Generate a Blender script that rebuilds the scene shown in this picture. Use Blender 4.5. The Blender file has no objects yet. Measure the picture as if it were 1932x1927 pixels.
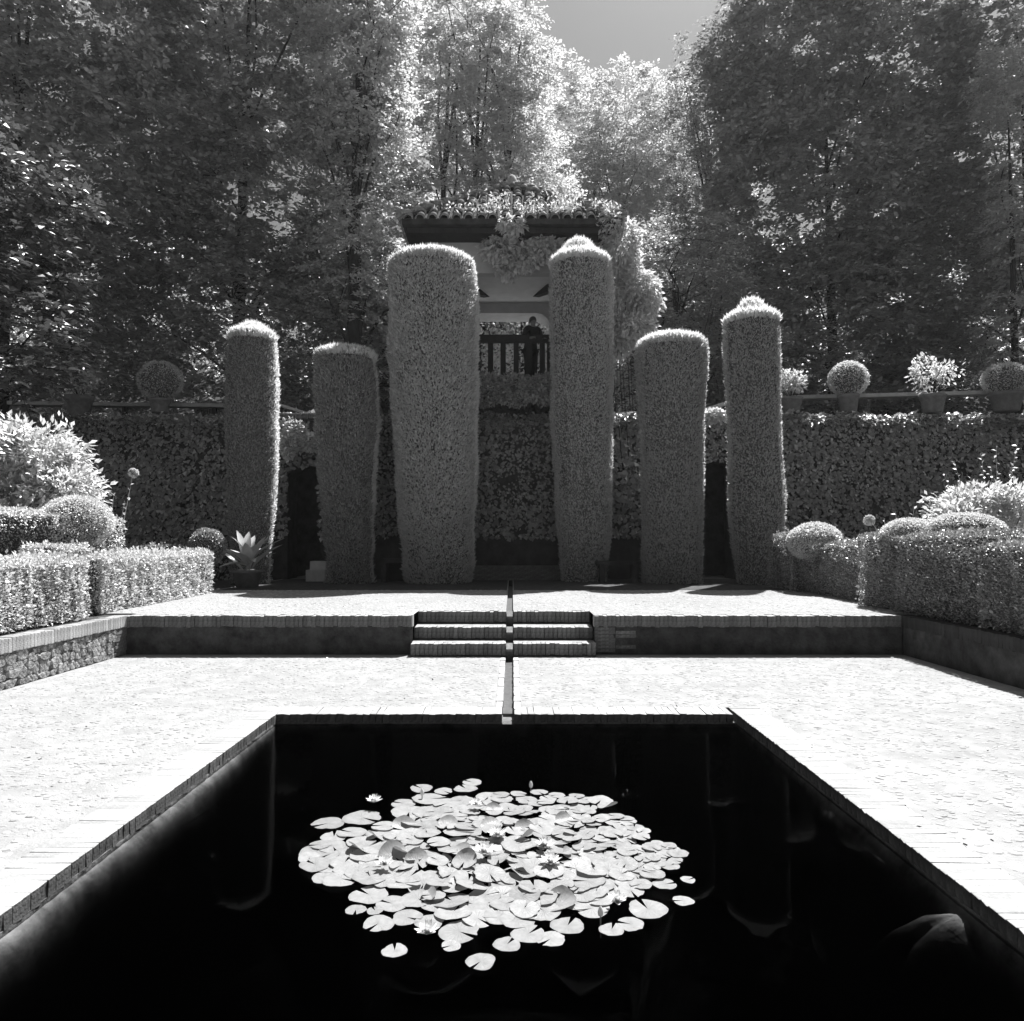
import bpy, bmesh, math
import numpy as np
from mathutils import Vector, Matrix
C = bpy.context.scene.collection
R = math.radians
rng = np.random.default_rng(11)
sc = bpy.context.scene

# ------------------------------------------------------------------ camera
F = 1380.0; CX, CY = 966.0, 963.5; PITCH = math.atan(60 / F); H = 1.35
cam_d = bpy.data.cameras.new('camera'); cam = bpy.data.objects.new('camera', cam_d); C.objects.link(cam)
cam.location = (0, 0, H); cam.rotation_euler = (R(90) + PITCH, 0, 0)
cam_d.sensor_width = 36; cam_d.lens = 36 * F / 1932; cam_d.clip_end = 600; cam_d.clip_start = .05
sc.camera = cam

def at(x, y, Y=None, z=None):
    """ray of the lens through a point of the photograph, met with a depth or a level"""
    u = (x - CX) / F; v = (CY - y) / F
    d = np.array([u, math.cos(PITCH) - v * math.sin(PITCH), math.sin(PITCH) + v * math.cos(PITCH)])
    t = Y / d[1] if Y is not None else (z - H) / d[2]
    return np.array([0, 0, H]) + d * t

# ------------------------------------------------------------------ sky, sun
SUN = Vector((.27, .5, 1)).normalized()
el = math.asin(SUN.z); az = math.atan2(SUN.x, SUN.y)
w = bpy.data.worlds.new('World'); sc.world = w; w.use_nodes = True
nt = w.node_tree; nt.nodes.clear()
sky = nt.nodes.new('ShaderNodeTexSky'); sky.sky_type = 'NISHITA'; sky.sun_disc = False
sky.sun_elevation = el; sky.sun_rotation = az; sky.air_density = 1.0; sky.dust_density = 1.5
sep = nt.nodes.new('ShaderNodeSeparateColor'); bg = nt.nodes.new('ShaderNodeBackground'); wo = nt.nodes.new('ShaderNodeOutputWorld')
nt.links.new(sky.outputs[0], sep.inputs[0]); nt.links.new(sep.outputs[0], bg.inputs[0])   # infrared film sees the long wavelengths only
bg.inputs[1].default_value = .05; nt.links.new(bg.outputs[0], wo.inputs[0])
ld = bpy.data.lights.new('sun', 'SUN'); ld.energy = 5; ld.angle = R(.5); ld.color = (1, 1, 1)
lo = bpy.data.objects.new('sun', ld); lo.rotation_euler = SUN.to_track_quat('Z', 'Y').to_euler(); C.objects.link(lo)
sc.view_settings.view_transform = 'Standard'; sc.view_settings.look = 'None'
sc.view_settings.exposure = .95; sc.view_settings.gamma = 1; sc.view_settings.use_curve_mapping = False
sc.cycles.max_bounces = 7; sc.cycles.diffuse_bounces = 3; sc.cycles.glossy_bounces = 2; sc.cycles.transmission_bounces = 4
sc.cycles.transparent_max_bounces = 8; sc.cycles.caustics_reflective = False; sc.cycles.caustics_refractive = False

# ------------------------------------------------------------------ materials (all neutral: the film is black and white)
def g(v): return (v, v, v, 1)
def new_mat(name):
    m = bpy.data.materials.new(name); m.use_nodes = True; t = m.node_tree; t.nodes.clear()
    o = t.nodes.new('ShaderNodeOutputMaterial'); return m, t, o
def solid(name, lo_, hi_, scale=8, rough=.85, bump=.3, bscale=None, spec=.2, detail=6, stretch=(1, 1, 1), dist=.01, stain=0):
    m, t, o = new_mat(name); N = t.nodes.new; L = t.links.new
    tc = N('ShaderNodeTexCoord'); mp = N('ShaderNodeMapping'); mp.inputs['Scale'].default_value = stretch
    L(tc.outputs['Object'], mp.inputs[0])
    n = N('ShaderNodeTexNoise'); n.inputs['Scale'].default_value = scale; n.inputs['Detail'].default_value = detail; n.inputs['Roughness'].default_value = .65
    L(mp.outputs[0], n.inputs['Vector'])
    r = N('ShaderNodeValToRGB'); r.color_ramp.elements[0].position = .32; r.color_ramp.elements[1].position = .68
    r.color_ramp.elements[0].color = g(lo_); r.color_ramp.elements[1].color = g(hi_); L(n.outputs[0], r.inputs[0])
    oi = N('ShaderNodeObjectInfo'); mr = N('ShaderNodeMapRange'); mr.inputs[3].default_value = .8; mr.inputs[4].default_value = 1.15
    L(oi.outputs['Random'], mr.inputs[0])
    mx = N('ShaderNodeMix'); mx.data_type = 'RGBA'; mx.blend_type = 'MULTIPLY'; mx.inputs[0].default_value = 1
    L(r.outputs[0], mx.inputs[6]); L(mr.outputs[0], mx.inputs[7]); col = mx.outputs[2]
    if stain:
        n3 = N('ShaderNodeTexNoise'); n3.inputs['Scale'].default_value = .7; n3.inputs['Detail'].default_value = 8; L(tc.outputs['Object'], n3.inputs['Vector'])
        m3 = N('ShaderNodeMapRange'); m3.inputs[1].default_value = .35; m3.inputs[2].default_value = .7; m3.inputs[3].default_value = 1 - stain; m3.inputs[4].default_value = 1
        L(n3.outputs[0], m3.inputs[0])
        mx2 = N('ShaderNodeMix'); mx2.data_type = 'RGBA'; mx2.blend_type = 'MULTIPLY'; mx2.inputs[0].default_value = 1
        L(col, mx2.inputs[6]); L(m3.outputs[0], mx2.inputs[7]); col = mx2.outputs[2]
    b = N('ShaderNodeBsdfPrincipled'); b.inputs['Roughness'].default_value = rough; b.inputs['Specular IOR Level'].default_value = spec
    L(col, b.inputs['Base Color'])
    n2 = N('ShaderNodeTexNoise'); n2.inputs['Scale'].default_value = bscale or scale * 4; n2.inputs['Detail'].default_value = 8; L(mp.outputs[0], n2.inputs['Vector'])
    bp = N('ShaderNodeBump'); bp.inputs['Strength'].default_value = bump; bp.inputs['Distance'].default_value = dist
    L(n2.outputs[0], bp.inputs['Height']); L(bp.outputs[0], b.inputs['Normal']); L(b.outputs[0], o.inputs[0])
    return m
def leafmat(name, lo_, hi_, tr=.4, gloss=.06):
    m, t, o = new_mat(name); N = t.nodes.new; L = t.links.new
    ge = N('ShaderNodeNewGeometry'); mr = N('ShaderNodeMapRange'); mr.inputs[3].default_value = lo_; mr.inputs[4].default_value = hi_
    L(ge.outputs['Random Per Island'], mr.inputs[0])
    d = N('ShaderNodeBsdfDiffuse'); tl = N('ShaderNodeBsdfTranslucent'); gl = N('ShaderNodeBsdfGlossy'); gl.inputs['Roughness'].default_value = .7
    L(mr.outputs[0], d.inputs[0]); L(mr.outputs[0], tl.inputs[0]); gl.inputs[0].default_value = g(.8)
    m1 = N('ShaderNodeMixShader'); m1.inputs[0].default_value = tr; L(d.outputs[0], m1.inputs[1]); L(tl.outputs[0], m1.inputs[2])
    m2 = N('ShaderNodeMixShader'); fz = N('ShaderNodeFresnel'); fz.inputs[0].default_value = 1.05 + gloss * 4; L(fz.outputs[0], m2.inputs[0]); L(m1.outputs[0], m2.inputs[1]); L(gl.outputs[0], m2.inputs[2])
    L(m2.outputs[0], o.inputs[0]); return m
M = {}
M['pebble_bed'] = solid('lime_mortar', .31, .44, 5, .9, .6, 70, stain=.14, dist=.012)
M['pebble'] = solid('river_pebble', .36, .53, 3, .7, .2, 40)
M['gravel'] = solid('upper_paving', .36, .50, 30, .9, .9, 60, dist=.02, stain=.15)
M['brick'] = solid('worn_brick_shaded', .07, .20, 22, .9, .8, 60, dist=.006)  # dark brick copy for shaded faces, shade put into its colour
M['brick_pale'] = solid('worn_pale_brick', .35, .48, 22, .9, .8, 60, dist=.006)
M['brick_mid'] = solid('old_brick_sun_toned', .22, .5, 22, .9, .8, 60, dist=.006)  # lighter brick copy for the left coping, sunlight put into its colour
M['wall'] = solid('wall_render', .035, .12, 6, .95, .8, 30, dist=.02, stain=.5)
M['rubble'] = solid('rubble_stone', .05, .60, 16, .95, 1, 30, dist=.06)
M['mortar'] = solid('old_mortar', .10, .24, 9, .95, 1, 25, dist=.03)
M['darkwall'] = solid('mossy_stone', .03, .09, 4, .95, .8, 20, dist=.02)
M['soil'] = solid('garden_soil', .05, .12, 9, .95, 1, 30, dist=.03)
M['plaster'] = solid('white_plaster', .55, .68, 3, .85, .2, 20, stain=.25)
M['ceiling'] = solid('ceiling_plaster', .5, .6, 3, .85, .15, 20)
M['wood'] = solid('dark_timber', .012, .03, 10, .7, .4, 40, stretch=(1, 1, .2))
M['rail'] = solid('painted_rail', .5, .65, 8, .6, .15, 30)
M['tile'] = solid('roof_tile_clay', .16, .5, 9, .85, .6, 30)
M['pot'] = solid('terracotta', .14, .24, 9, .8, .4, 30)
M['bark'] = solid('tree_bark', .02, .06, 12, .95, 1, 30, stretch=(1, 1, .25), dist=.03)
M['twig'] = solid('inner_twigs', .06, .16, 30, .95, 1, 60, dist=.02)
M['cloth'] = solid('dark_cloth', .010, .016, 12, .9, .3, 60)
M['hair'] = solid('grey_hair', .03, .07, 60, .6, .3, 90)
M['skin'] = solid('skin', .16, .2, 12, .6, .1, 60)
M['channel'] = solid('channel_bed', .09, .15, 14, .5, .3, 30)
M['silt'] = solid('pale_silt', .12, .42, 7, .95, .5, 30, dist=.02)
M['poolwall'] = solid('pool_lining', .10, .3, 7, .95, .8, 20, dist=.02)
M['pool_floor'] = solid('pool_mud', .01, .03, 4, .95, .4, 20)
M['stone'] = solid('limestone_slab', .45, .6, 6, .85, .5, 30)
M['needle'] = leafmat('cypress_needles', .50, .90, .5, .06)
M['needle_dark'] = leafmat('dark_cypress_needles', .26, .52, .5, .05)  # darker needle tone for single columns
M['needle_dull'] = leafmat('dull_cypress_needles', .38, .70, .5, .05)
M['needle_lit'] = leafmat('sun_toned_needles', .82, .95, .52, .03)  # paler needle copy, sunlight put into the colour of tops and sun-facing sides
M['leaf_dim'] = leafmat('matt_dark_leaf', .10, .24, .2, .03)
M['leaf'] = leafmat('tree_leaf', .3, .6, .42, .05)
M['leaf_dark'] = leafmat('dark_tree_leaf', .34, .62, .3, .04)
M['leaf_pale'] = leafmat('pale_tree_leaf', .6, .9, .5, .05)
M['ivy'] = leafmat('ivy_leaf', .22, .5, .3, .05)
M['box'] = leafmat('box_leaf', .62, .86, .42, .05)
M['box_shaded'] = leafmat('box_leaf_shade_toned', .2, .42, .38, .05)  # darker copy of the box leaf, shade put into its tone
M['shrub'] = leafmat('shrub_leaf', .65, .92, .45, .06)
def pad_mat():
    m, t, o = new_mat('lily_pad'); N = t.nodes.new; L = t.links.new
    def mth(op, a, b=None, c_=None):
        n_ = N('ShaderNodeMath'); n_.operation = op
        for q, v in enumerate((a, b, c_)):
            if v is None: continue
            if hasattr(v, 'links'): L(v, n_.inputs[q])
            else: n_.inputs[q].default_value = v
        return n_.outputs[0]
    tc = N('ShaderNodeTexCoord'); sx_ = N('ShaderNodeSeparateXYZ'); L(tc.outputs['Object'], sx_.inputs[0])
    rad = mth('SQRT', mth('ADD', mth('MULTIPLY', sx_.outputs[0], sx_.outputs[0]), mth('MULTIPLY', sx_.outputs[1], sx_.outputs[1])))
    v = mth('ABSOLUTE', mth('SINE', mth('MULTIPLY', mth('ARCTAN2', sx_.outputs[1], sx_.outputs[0]), 9.0)))
    vein = mth('MULTIPLY', mth('POWER', mth('SUBTRACT', 1.0, v), 5.0), mth('SUBTRACT', 1.05, rad))
    n1 = N('ShaderNodeTexNoise'); n1.inputs['Scale'].default_value = 2.6; n1.inputs['Detail'].default_value = 6; oi = N('ShaderNodeObjectInfo')
    ad = N('ShaderNodeVectorMath'); ad.operation = 'ADD'; L(tc.outputs['Object'], ad.inputs[0]); cb = N('ShaderNodeCombineXYZ'); L(mth('MULTIPLY', oi.outputs['Random'], 40.0), cb.inputs[0]); L(cb.outputs[0], ad.inputs[1]); L(ad.outputs[0], n1.inputs['Vector'])
    n2 = N('ShaderNodeTexNoise'); n2.inputs['Scale'].default_value = 9; n2.inputs['Detail'].default_value = 3; L(ad.outputs[0], n2.inputs['Vector'])
    base = mth('ADD', mth('MULTIPLY', oi.outputs['Random'], .08), mth('MULTIPLY', n1.outputs[0], .22))
    spot = mth('MULTIPLY', mth('GREATER_THAN', n2.outputs[0], .70), .12)
    edge = mth('MULTIPLY', mth('POWER', rad, 8.0), .05)
    col = mth('SUBTRACT', mth('SUBTRACT', mth('ADD', base, .21), spot), mth('ADD', mth('MULTIPLY', vein, .05), edge))
    b = N('ShaderNodeBsdfPrincipled'); b.inputs['Roughness'].default_value = .42; b.inputs['Specular IOR Level'].default_value = .45; L(col, b.inputs['Base Color'])
    bp = N('ShaderNodeBump'); bp.inputs['Strength'].default_value = .6; bp.inputs['Distance'].default_value = .004; L(mth('SUBTRACT', n1.outputs[0], mth('MULTIPLY', vein, .8)), bp.inputs['Height']); L(bp.outputs[0], b.inputs['Normal'])
    tl = N('ShaderNodeBsdfTranslucent'); L(col, tl.inputs[0]); mx = N('ShaderNodeMixShader'); mx.inputs[0].default_value = .2; L(b.outputs[0], mx.inputs[1]); L(tl.outputs[0], mx.inputs[2]); L(mx.outputs[0], o.inputs[0]); return m
M['pad'] = pad_mat()
M['reflector'] = solid('bounce_white', .68, .78, 5, .85, .2, 30)  # for the added floor that throws light onto the pavilion soffit
M['petal'] = leafmat('lily_petal', .75, .88, .3, .03)
def water_mat():
    m, t, o = new_mat('pool_water'); N = t.nodes.new; L = t.links.new
    fr = N('ShaderNodeFresnel'); fr.inputs[0].default_value = 1.25
    n = N('ShaderNodeTexNoise'); n.inputs['Scale'].default_value = 3; n.inputs['Detail'].default_value = 2
    tc = N('ShaderNodeTexCoord'); L(tc.outputs['Object'], n.inputs['Vector'])
    bp = N('ShaderNodeBump'); bp.inputs['Strength'].default_value = .03; bp.inputs['Distance'].default_value = .01; L(n.outputs[0], bp.inputs['Height'])
    gl = N('ShaderNodeBsdfGlossy'); gl.inputs['Roughness'].default_value = .01; gl.inputs[0].default_value = g(.10); L(bp.outputs[0], gl.inputs['Normal'])
    tr = N('ShaderNodeBsdfTransparent'); mx = N('ShaderNodeMixShader')
    L(fr.outputs[0], mx.inputs[0]); L(tr.outputs[0], mx.inputs[1]); L(gl.outputs[0], mx.inputs[2]); L(mx.outputs[0], o.inputs[0])
    va = N('ShaderNodeVolumeAbsorption'); va.inputs[0].default_value = g(0); va.inputs[1].default_value = 9; L(va.outputs[0], o.inputs['Volume'])
    return m
M['water'] = water_mat()

# ------------------------------------------------------------------ helpers
def tag(o, label=None, cat=None, group=None, kind=None):
    if label: o['label'] = label
    if cat: o['category'] = cat
    if group: o['group'] = group
    if kind: o['kind'] = kind
    return o
def link(name, me, parent=None, loc=None):
    o = bpy.data.objects.new(name, me); C.objects.link(o)
    if parent is not None: o.parent = parent
    if loc is not None: o.location = loc
    return o
def empty(name, loc, label, cat, group=None, rz=0):
    o = link(name, None, None, loc); o.rotation_euler = (0, 0, rz); o.empty_display_size = .2
    return tag(o, label, cat, group)
def npmesh(name, V, Fc, mat, smooth=False):
    me = bpy.data.meshes.new(name); V = np.asarray(V, np.float32); Fc = np.asarray(Fc, np.int32); n, k = Fc.shape
    me.vertices.add(len(V)); me.vertices.foreach_set('co', V.ravel())
    me.loops.add(n * k); me.loops.foreach_set('vertex_index', Fc.ravel())
    me.polygons.add(n); me.polygons.foreach_set('loop_start', np.arange(0, n * k, k, dtype=np.int32))
    me.update(calc_edges=True)
    if smooth: me.polygons.foreach_set('use_smooth', np.ones(n, bool))
    me.materials.append(mat); return me
class MB:
    def __init__(s): s.v = []; s.f = []
    def add(s, vs, fs):
        b = len(s.v); s.v += [tuple(map(float, p)) for p in vs]; s.f += [tuple(b + i for i in f) for f in fs]; return s
    def box(s, x0, x1, y0, y1, z0, z1):
        v = [(x0, y0, z0), (x1, y0, z0), (x1, y1, z0), (x0, y1, z0), (x0, y0, z1), (x1, y0, z1), (x1, y1, z1), (x0, y1, z1)]
        return s.add(v, [(3, 2, 1, 0), (4, 5, 6, 7), (0, 1, 5, 4), (1, 2, 6, 5), (2, 3, 7, 6), (3, 0, 4, 7)])
    def beam(s, a, b, wd, ht):
        a = Vector(a); b = Vector(b); d = (b - a).normalized(); sd = d.cross(Vector((0, 0, 1)))
        if sd.length < 1e-4: sd = Vector((1, 0, 0))
        sd.normalize(); up = sd.cross(d); v = []
        for p in (a, b):
            for i, j in ((-1, -1), (1, -1), (1, 1), (-1, 1)): v.append(p + sd * i * wd / 2 + up * j * ht / 2)
        return s.add(v, [(0, 1, 2, 3), (7, 6, 5, 4), (0, 4, 5, 1), (1, 5, 6, 2), (2, 6, 7, 3), (3, 7, 4, 0)])
    def tube(s, pts, rads, n=6, cap=True):
        pts = [Vector(p) for p in pts]; rings = []; b = len(s.v)
        for i, p in enumerate(pts):
            d = (pts[min(i + 1, len(pts) - 1)] - pts[max(i - 1, 0)]).normalized()
            a = d.cross(Vector((0, 1, .01)) if abs(d.y) < .9 else Vector((1, 0, 0))).normalized(); c = d.cross(a)
            for k in range(n):
                t = 2 * math.pi * k / n; q = p + (a * math.cos(t) + c * math.sin(t)) * rads[i]; s.v.append(tuple(q))
        for i in range(len(pts) - 1):
            for k in range(n):
                s.f.append((b + i * n + k, b + i * n + (k + 1) % n, b + (i + 1) * n + (k + 1) % n, b + (i + 1) * n + k))
        if cap: s.f.append(tuple(b + (len(pts) - 1) * n + k for k in range(n)))
        return s
    def lathe(s, prof, n=20, c=(0, 0)):
        b = len(s.v)
        for r_, z in prof:
            for k in range(n):
                t = 2 * math.pi * k / n; s.v.append((c[0] + r_ * math.cos(t), c[1] + r_ * math.sin(t), z))
        for i in range(len(prof) - 1):
            for k in range(n): s.f.append((b + i * n + k, b + i * n + (k + 1) % n, b + (i + 1) * n + (k + 1) % n, b + (i + 1) * n + k))
        return s
    def prism(s, poly, y0, y1):
        n = len(poly); v = [(x, y0, z) for x, z in poly] + [(x, y1, z) for x, z in poly]
        f = [tuple(range(n)), tuple(range(2 * n - 1, n - 1, -1))] + [(i, i + n, (i + 1) % n + n, (i + 1) % n) for i in range(n)]
        return s.add(v, f)
    def mesh(s, name, mat, smooth=False):
        me = bpy.data.meshes.new(name); me.from_pydata(s.v, [], s.f); me.update()
        bm = bmesh.new(); bm.from_mesh(me); bmesh.ops.recalc_face_normals(bm, faces=bm.faces); bm.to_mesh(me); bm.free()
        if smooth: me.polygons.foreach_set('use_smooth', [True] * len(me.polygons))
        me.materials.append(mat); return me
    def build(s, name, mat, parent=None, smooth=False): return link(name, s.mesh(name, mat, smooth), parent)

def wob(P, f=1.0, seed=0):
    """cheap smooth noise, -1..1"""
    r2 = np.random.default_rng(seed + 5); out = np.zeros(len(P)); a = 1; tot = 0
    for o in range(4):
        for k in range(3):
            d = r2.normal(size=3); d /= np.linalg.norm(d); out += a * np.sin(P @ d * f * (2 ** o) * 2.2 + r2.uniform(0, 6.3)); tot += a * .6
        a *= .6
    return np.clip(out / tot, -1, 1)
def unit(a): return a / np.maximum(np.linalg.norm(a, axis=-1, keepdims=True), 1e-9)
def leafgeo(P, A, Nn, L, W, fold=.18, tri=False):
    A = unit(A); B = unit(np.cross(Nn, A)); Nn = np.cross(A, B); L = np.asarray(L).reshape(-1, 1) * np.ones((len(P), 1)); W = np.asarray(W).reshape(-1, 1) * np.ones((len(P), 1))
    n = len(P)
    if tri:
        V = np.stack([P - B * W / 2, P + B * W / 2, P + A * L], 1).reshape(-1, 3); Fc = np.arange(n * 3).reshape(n, 3)
    else:
        V = np.stack([P, P + A * L * .45 + B * W / 2 + Nn * W * fold, P + A * L, P + A * L * .45 - B * W / 2 + Nn * W * fold], 1).reshape(-1, 3)
        Fc = np.arange(n * 4).reshape(n, 4)
    return V, Fc
def foliage(name, P, A, Nn, L, W, mat, parent=None, tri=False, kind='stuff'):
    V, Fc = leafgeo(P, A, Nn, L, W, tri=tri); o = link(name, npmesh(name, V, Fc, mat), parent)
    if kind: o['kind'] = kind
    return o
def rnd(n, s=1.0): return rng.normal(size=(n, 3)) * s

SV = np.array(SUN)            # leaves turn their blades towards the light

# ------------------------------------------------------------------ levels
T = .47                       # upper terrace
YW = 8.86                     # front retaining wall face
XL, XR = -4.65, 4.70          # side walls
PX0, PX1, PY0, PY1 = -1.85, 1.765, .7, 5.8
WZ = -.072                    # water level
UP = 4.3                      # level behind the ivy walls
YB = 17.5                     # ivy wall face

# ---- ground: one sheet to the horizon, terraces, hill
def hill_h(x, y):
    h = UP + .0 * x
    s = np.clip((y - 24) / 26, 0, 1); h = h + 13 * s * s * (3 - 2 * s) + np.clip(y - 50, 0, 60) * .10
    return h + .35 * np.sin(x * .35 + y * .21) * np.clip((y - 24) / 6, 0, 1)
gx = np.linspace(-110, 110, 90); gy = np.concatenate([np.linspace(18.4, 60, 60), np.linspace(63, 160, 20)])
X, Y = np.meshgrid(gx, gy); V = np.stack([X, Y, hill_h(X, Y)], -1).reshape(-1, 3); nx = len(gx); ny = len(gy)
i, j = np.meshgrid(np.arange(nx - 1), np.arange(ny - 1)); b0 = (j * nx + i).ravel()
tag(link('hillside', npmesh('hillside', V, np.stack([b0, b0 + 1, b0 + 1 + nx, b0 + nx], 1), M['soil'], True)), 'shaded earth slope rising behind the ivy walls under the trees', kind='structure')
mb = MB(); mb.box(-250, 250, -250, 420, -3.2, -3.0)
tag(mb.build('ground', M['soil']), kind='structure')

# lower terrace paving, with the pool and channel cut out
CH0, CH1 = -.075, .015        # channel sides
mb = MB()
kb = .25
mb.box(XL, PX0 - kb, -6, YW, -1, 0); mb.box(PX1 + kb, XR, -6, YW, -1, 0)
mb.box(PX0 - kb, PX1 + kb, -6, PY0 - kb, -1, 0)
mb.box(PX0 - kb, CH0 - .06, PY1 + kb, YW, -1, 0); mb.box(CH1 + .06, PX1 + kb, PY1 + kb, YW, -1, 0)
low = tag(mb.build('lower_terrace', M['pebble_bed']), 'sunlit pale pebble paving around the lily pool', kind='structure')
# pebbles
n = 26000
Pp = np.stack([rng.uniform(XL + .03, XR - .03, n), 1.5 + (YW - 1.6) * rng.random(n) ** 1.35, np.zeros(n)], 1)
ok = ~((Pp[:, 0] > PX0 - kb - .03) & (Pp[:, 0] < PX1 + kb + .03) & (Pp[:, 1] < PY1 + kb + .03)) & ~((Pp[:, 0] > CH0 - .09) & (Pp[:, 0] < CH1 + .09))
ok &= np.abs(Pp[:, 0]) < Pp[:, 1] * .76 + .3
Pp = Pp[ok][:15500]
def pebble_v(n, seed):
    r2 = np.random.default_rng(seed); k = 7; th = np.arange(k) * 2 * math.pi / k
    a = r2.uniform(.013, .034, n); bb = a * r2.uniform(.45, .8, n); hh = a * r2.uniform(.05, .16, n)
    rr = r2.uniform(.85, 1.1, (n, k)); rot = r2.normal(0, .6, n)
    out = []
    for sc_, zz in ((1, -.003), (.6, 1)):
        x = np.cos(th)[None] * a[:, None] * rr * sc_; y = np.sin(th)[None] * bb[:, None] * rr * sc_
        z = (hh[:, None] * zz * np.ones((1, k))) if zz > 0 else np.full((n, k), zz)
        out.append(np.stack([x * np.cos(rot)[:, None] - y * np.sin(rot)[:, None], x * np.sin(rot)[:, None] + y * np.cos(rot)[:, None], z], -1))
    return np.concatenate(out, 1)                     # n,2k,3
k = 7; pv = pebble_v(len(Pp), 3)
pf = [(i, (i + 1) % k, k + (i + 1) % k, k + i) for i in range(k)]
order = np.argsort(np.hypot(Pp[:, 0], Pp[:, 1]))
near, far = order[:280], order[280:]
V = (pv[far] + Pp[far][:, None]).reshape(-1, 3)
base = (np.arange(len(far)) * 2 * k)[:, None, None]; Q = (np.array(pf)[None] + base).reshape(-1, 4)
me = bpy.data.meshes.new('pebbles'); top = [tuple(range(s + k, s + 2 * k)) for s in range(0, len(far) * 2 * k, 2 * k)]
me.from_pydata(V.tolist(), [], Q.tolist() + top); me.update(); me.materials.append(M['pebble'])
tag(link('pebble_paving', me, low), kind='stuff')
protos = []
for s in range(12):
    m_ = MB().add(pv[near[s]] * 1.25, pf + [tuple(range(k, 2 * k))]).mesh('pebble', M['pebble']); protos.append(m_)
for q, s in enumerate(near):
    o = link('pebble', protos[q % 12], low, Pp[s]); o.rotation_euler.z = rng.normal(0, .5)

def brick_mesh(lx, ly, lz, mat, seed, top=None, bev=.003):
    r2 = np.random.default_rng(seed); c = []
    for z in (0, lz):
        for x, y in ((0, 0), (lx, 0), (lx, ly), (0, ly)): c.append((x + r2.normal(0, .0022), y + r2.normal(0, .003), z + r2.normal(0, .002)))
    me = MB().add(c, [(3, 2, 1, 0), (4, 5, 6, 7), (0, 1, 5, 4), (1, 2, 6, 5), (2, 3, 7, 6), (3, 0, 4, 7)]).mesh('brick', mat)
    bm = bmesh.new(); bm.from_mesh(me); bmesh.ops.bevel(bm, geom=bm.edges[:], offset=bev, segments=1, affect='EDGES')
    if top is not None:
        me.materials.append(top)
        for f_ in bm.faces: f_.material_index = 1 if f_.normal.z > .6 else 0        # pale top and dark sides: sun and shade put into the colour
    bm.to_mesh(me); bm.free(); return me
def brick_row(parent, x0, y0, dx, dy, n, size, meshes, z, jit=.0008):
    for q in range(n):
        o = link('brick', meshes[int(rng.integers(len(meshes)))], parent, (x0 + dx * q + rng.normal(0, jit) * abs(dy) / max(abs(dx), abs(dy)), y0 + dy * q + rng.normal(0, jit) * abs(dx) / max(abs(dx), abs(dy)), z + rng.normal(0, .0005)))

# pool: walls, sloping mud ledge, floor, brick kerb, water
mb = MB()
for a, b, c, d in ((PX0 - kb, PX0, PY0 - kb, PY1 + kb), (PX1, PX1 + kb, PY0 - kb, PY1 + kb), (PX0, PX1, PY0 - kb, PY0), (PX0, CH0, PY1, PY1 + kb), (CH1, PX1, PY1, PY1 + kb)):
    mb.box(a, b, c, d, -1.4, -.062)
mb.box(CH0, CH1, PY1, PY1 + kb, -1.4, -.075)
pool = tag(mb.build('pool_basin', M['poolwall']), 'brick edged rectangular pool of black water', kind='structure')
mb = MB(); mb.box(PX0, PX1, PY0, PY1, -1.5, -1.2); mb.build('pool_floor', M['pool_floor'], pool)
# algae ledge along the walls
mb = MB()
def ledge(ax, fixed, a0, a1, sgn, seed, wid):
    r2 = np.random.default_rng(seed); N_ = 160; v = []; f = []
    for q in range(N_ + 1):
        t = a0 + (a1 - a0) * q / N_; wv = wid * 1.5 * (.75 + .2 * math.sin(t * 3.1 + seed) + .08 * math.sin(t * 9 + seed) + .06 * math.sin(t * 23 + seed) + .06 * r2.random()) * min(1, (a1 - t) * .8 + .15); dz = .004 * r2.random()
        for off, z in ((0.002, -.082 - dz), (wv * .45, -.105 - dz), (wv, -.21), (wv + .02, -1.2)):
            p = fixed + sgn * off
            v.append((p, t, z) if ax == 'x' else (t, p, z))
    for q in range(N_):
        for s in range(3): f.append((q * 4 + s, q * 4 + s + 1, q * 4 + s + 5, q * 4 + s + 4))
    mb.add(v, f)
ledge('x', PX0, PY0, PY1, 1, 1, .055); ledge('x', PX1, PY0, PY1, -1, 2, .035); ledge('y', PY1, PX0, PX1, -1, 3, .012)
o = mb.build('silt_ledge', M['silt'], pool, True)
# submerged silt bank near the right wall
c = at(1840, 1790, z=-.22); th = np.linspace(0, 2 * math.pi, 24, endpoint=False); v = []; f = []
for a, rr in enumerate((1, .75, .45, .15)):
    for q, t in enumerate(th):
        rad = rr * (1 + .22 * math.sin(3 * t + 1) + .1 * math.sin(7 * t))
        v.append((c[0] + .30 * rad * math.cos(t) - .04, c[1] + .13 * rad * math.sin(t) - .12 * rad * math.cos(t), -.32 + .22 * (1 - rr ** 2) + .004 * rng.random()))
for a in range(3):
    for q in range(24): f.append((a * 24 + q, a * 24 + (q + 1) % 24, (a + 1) * 24 + (q + 1) % 24, (a + 1) * 24 + q))
f.append(tuple(72 + q for q in range(24)))
MB().add(v, f).build('silt_bank', M['silt'], pool, True)
mb = MB(); mb.box(PX0 - .01, PX1 + .01, PY0 - .01, PY1 + .01, -1.25, WZ)
tag(mb.build('water', M['water']), 'still black pool water under the lily pads', kind='structure')
bw = .052
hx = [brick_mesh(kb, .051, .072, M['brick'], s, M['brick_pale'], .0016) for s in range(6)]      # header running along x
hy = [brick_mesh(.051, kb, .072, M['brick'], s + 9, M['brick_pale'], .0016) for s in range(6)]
kerb = pool
nb = int((PY1 + kb - 1.4) / bw)
brick_row(kerb, PX0 - kb, PY1 + kb - bw, 0, -bw, nb, None, hx, -.068)
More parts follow.
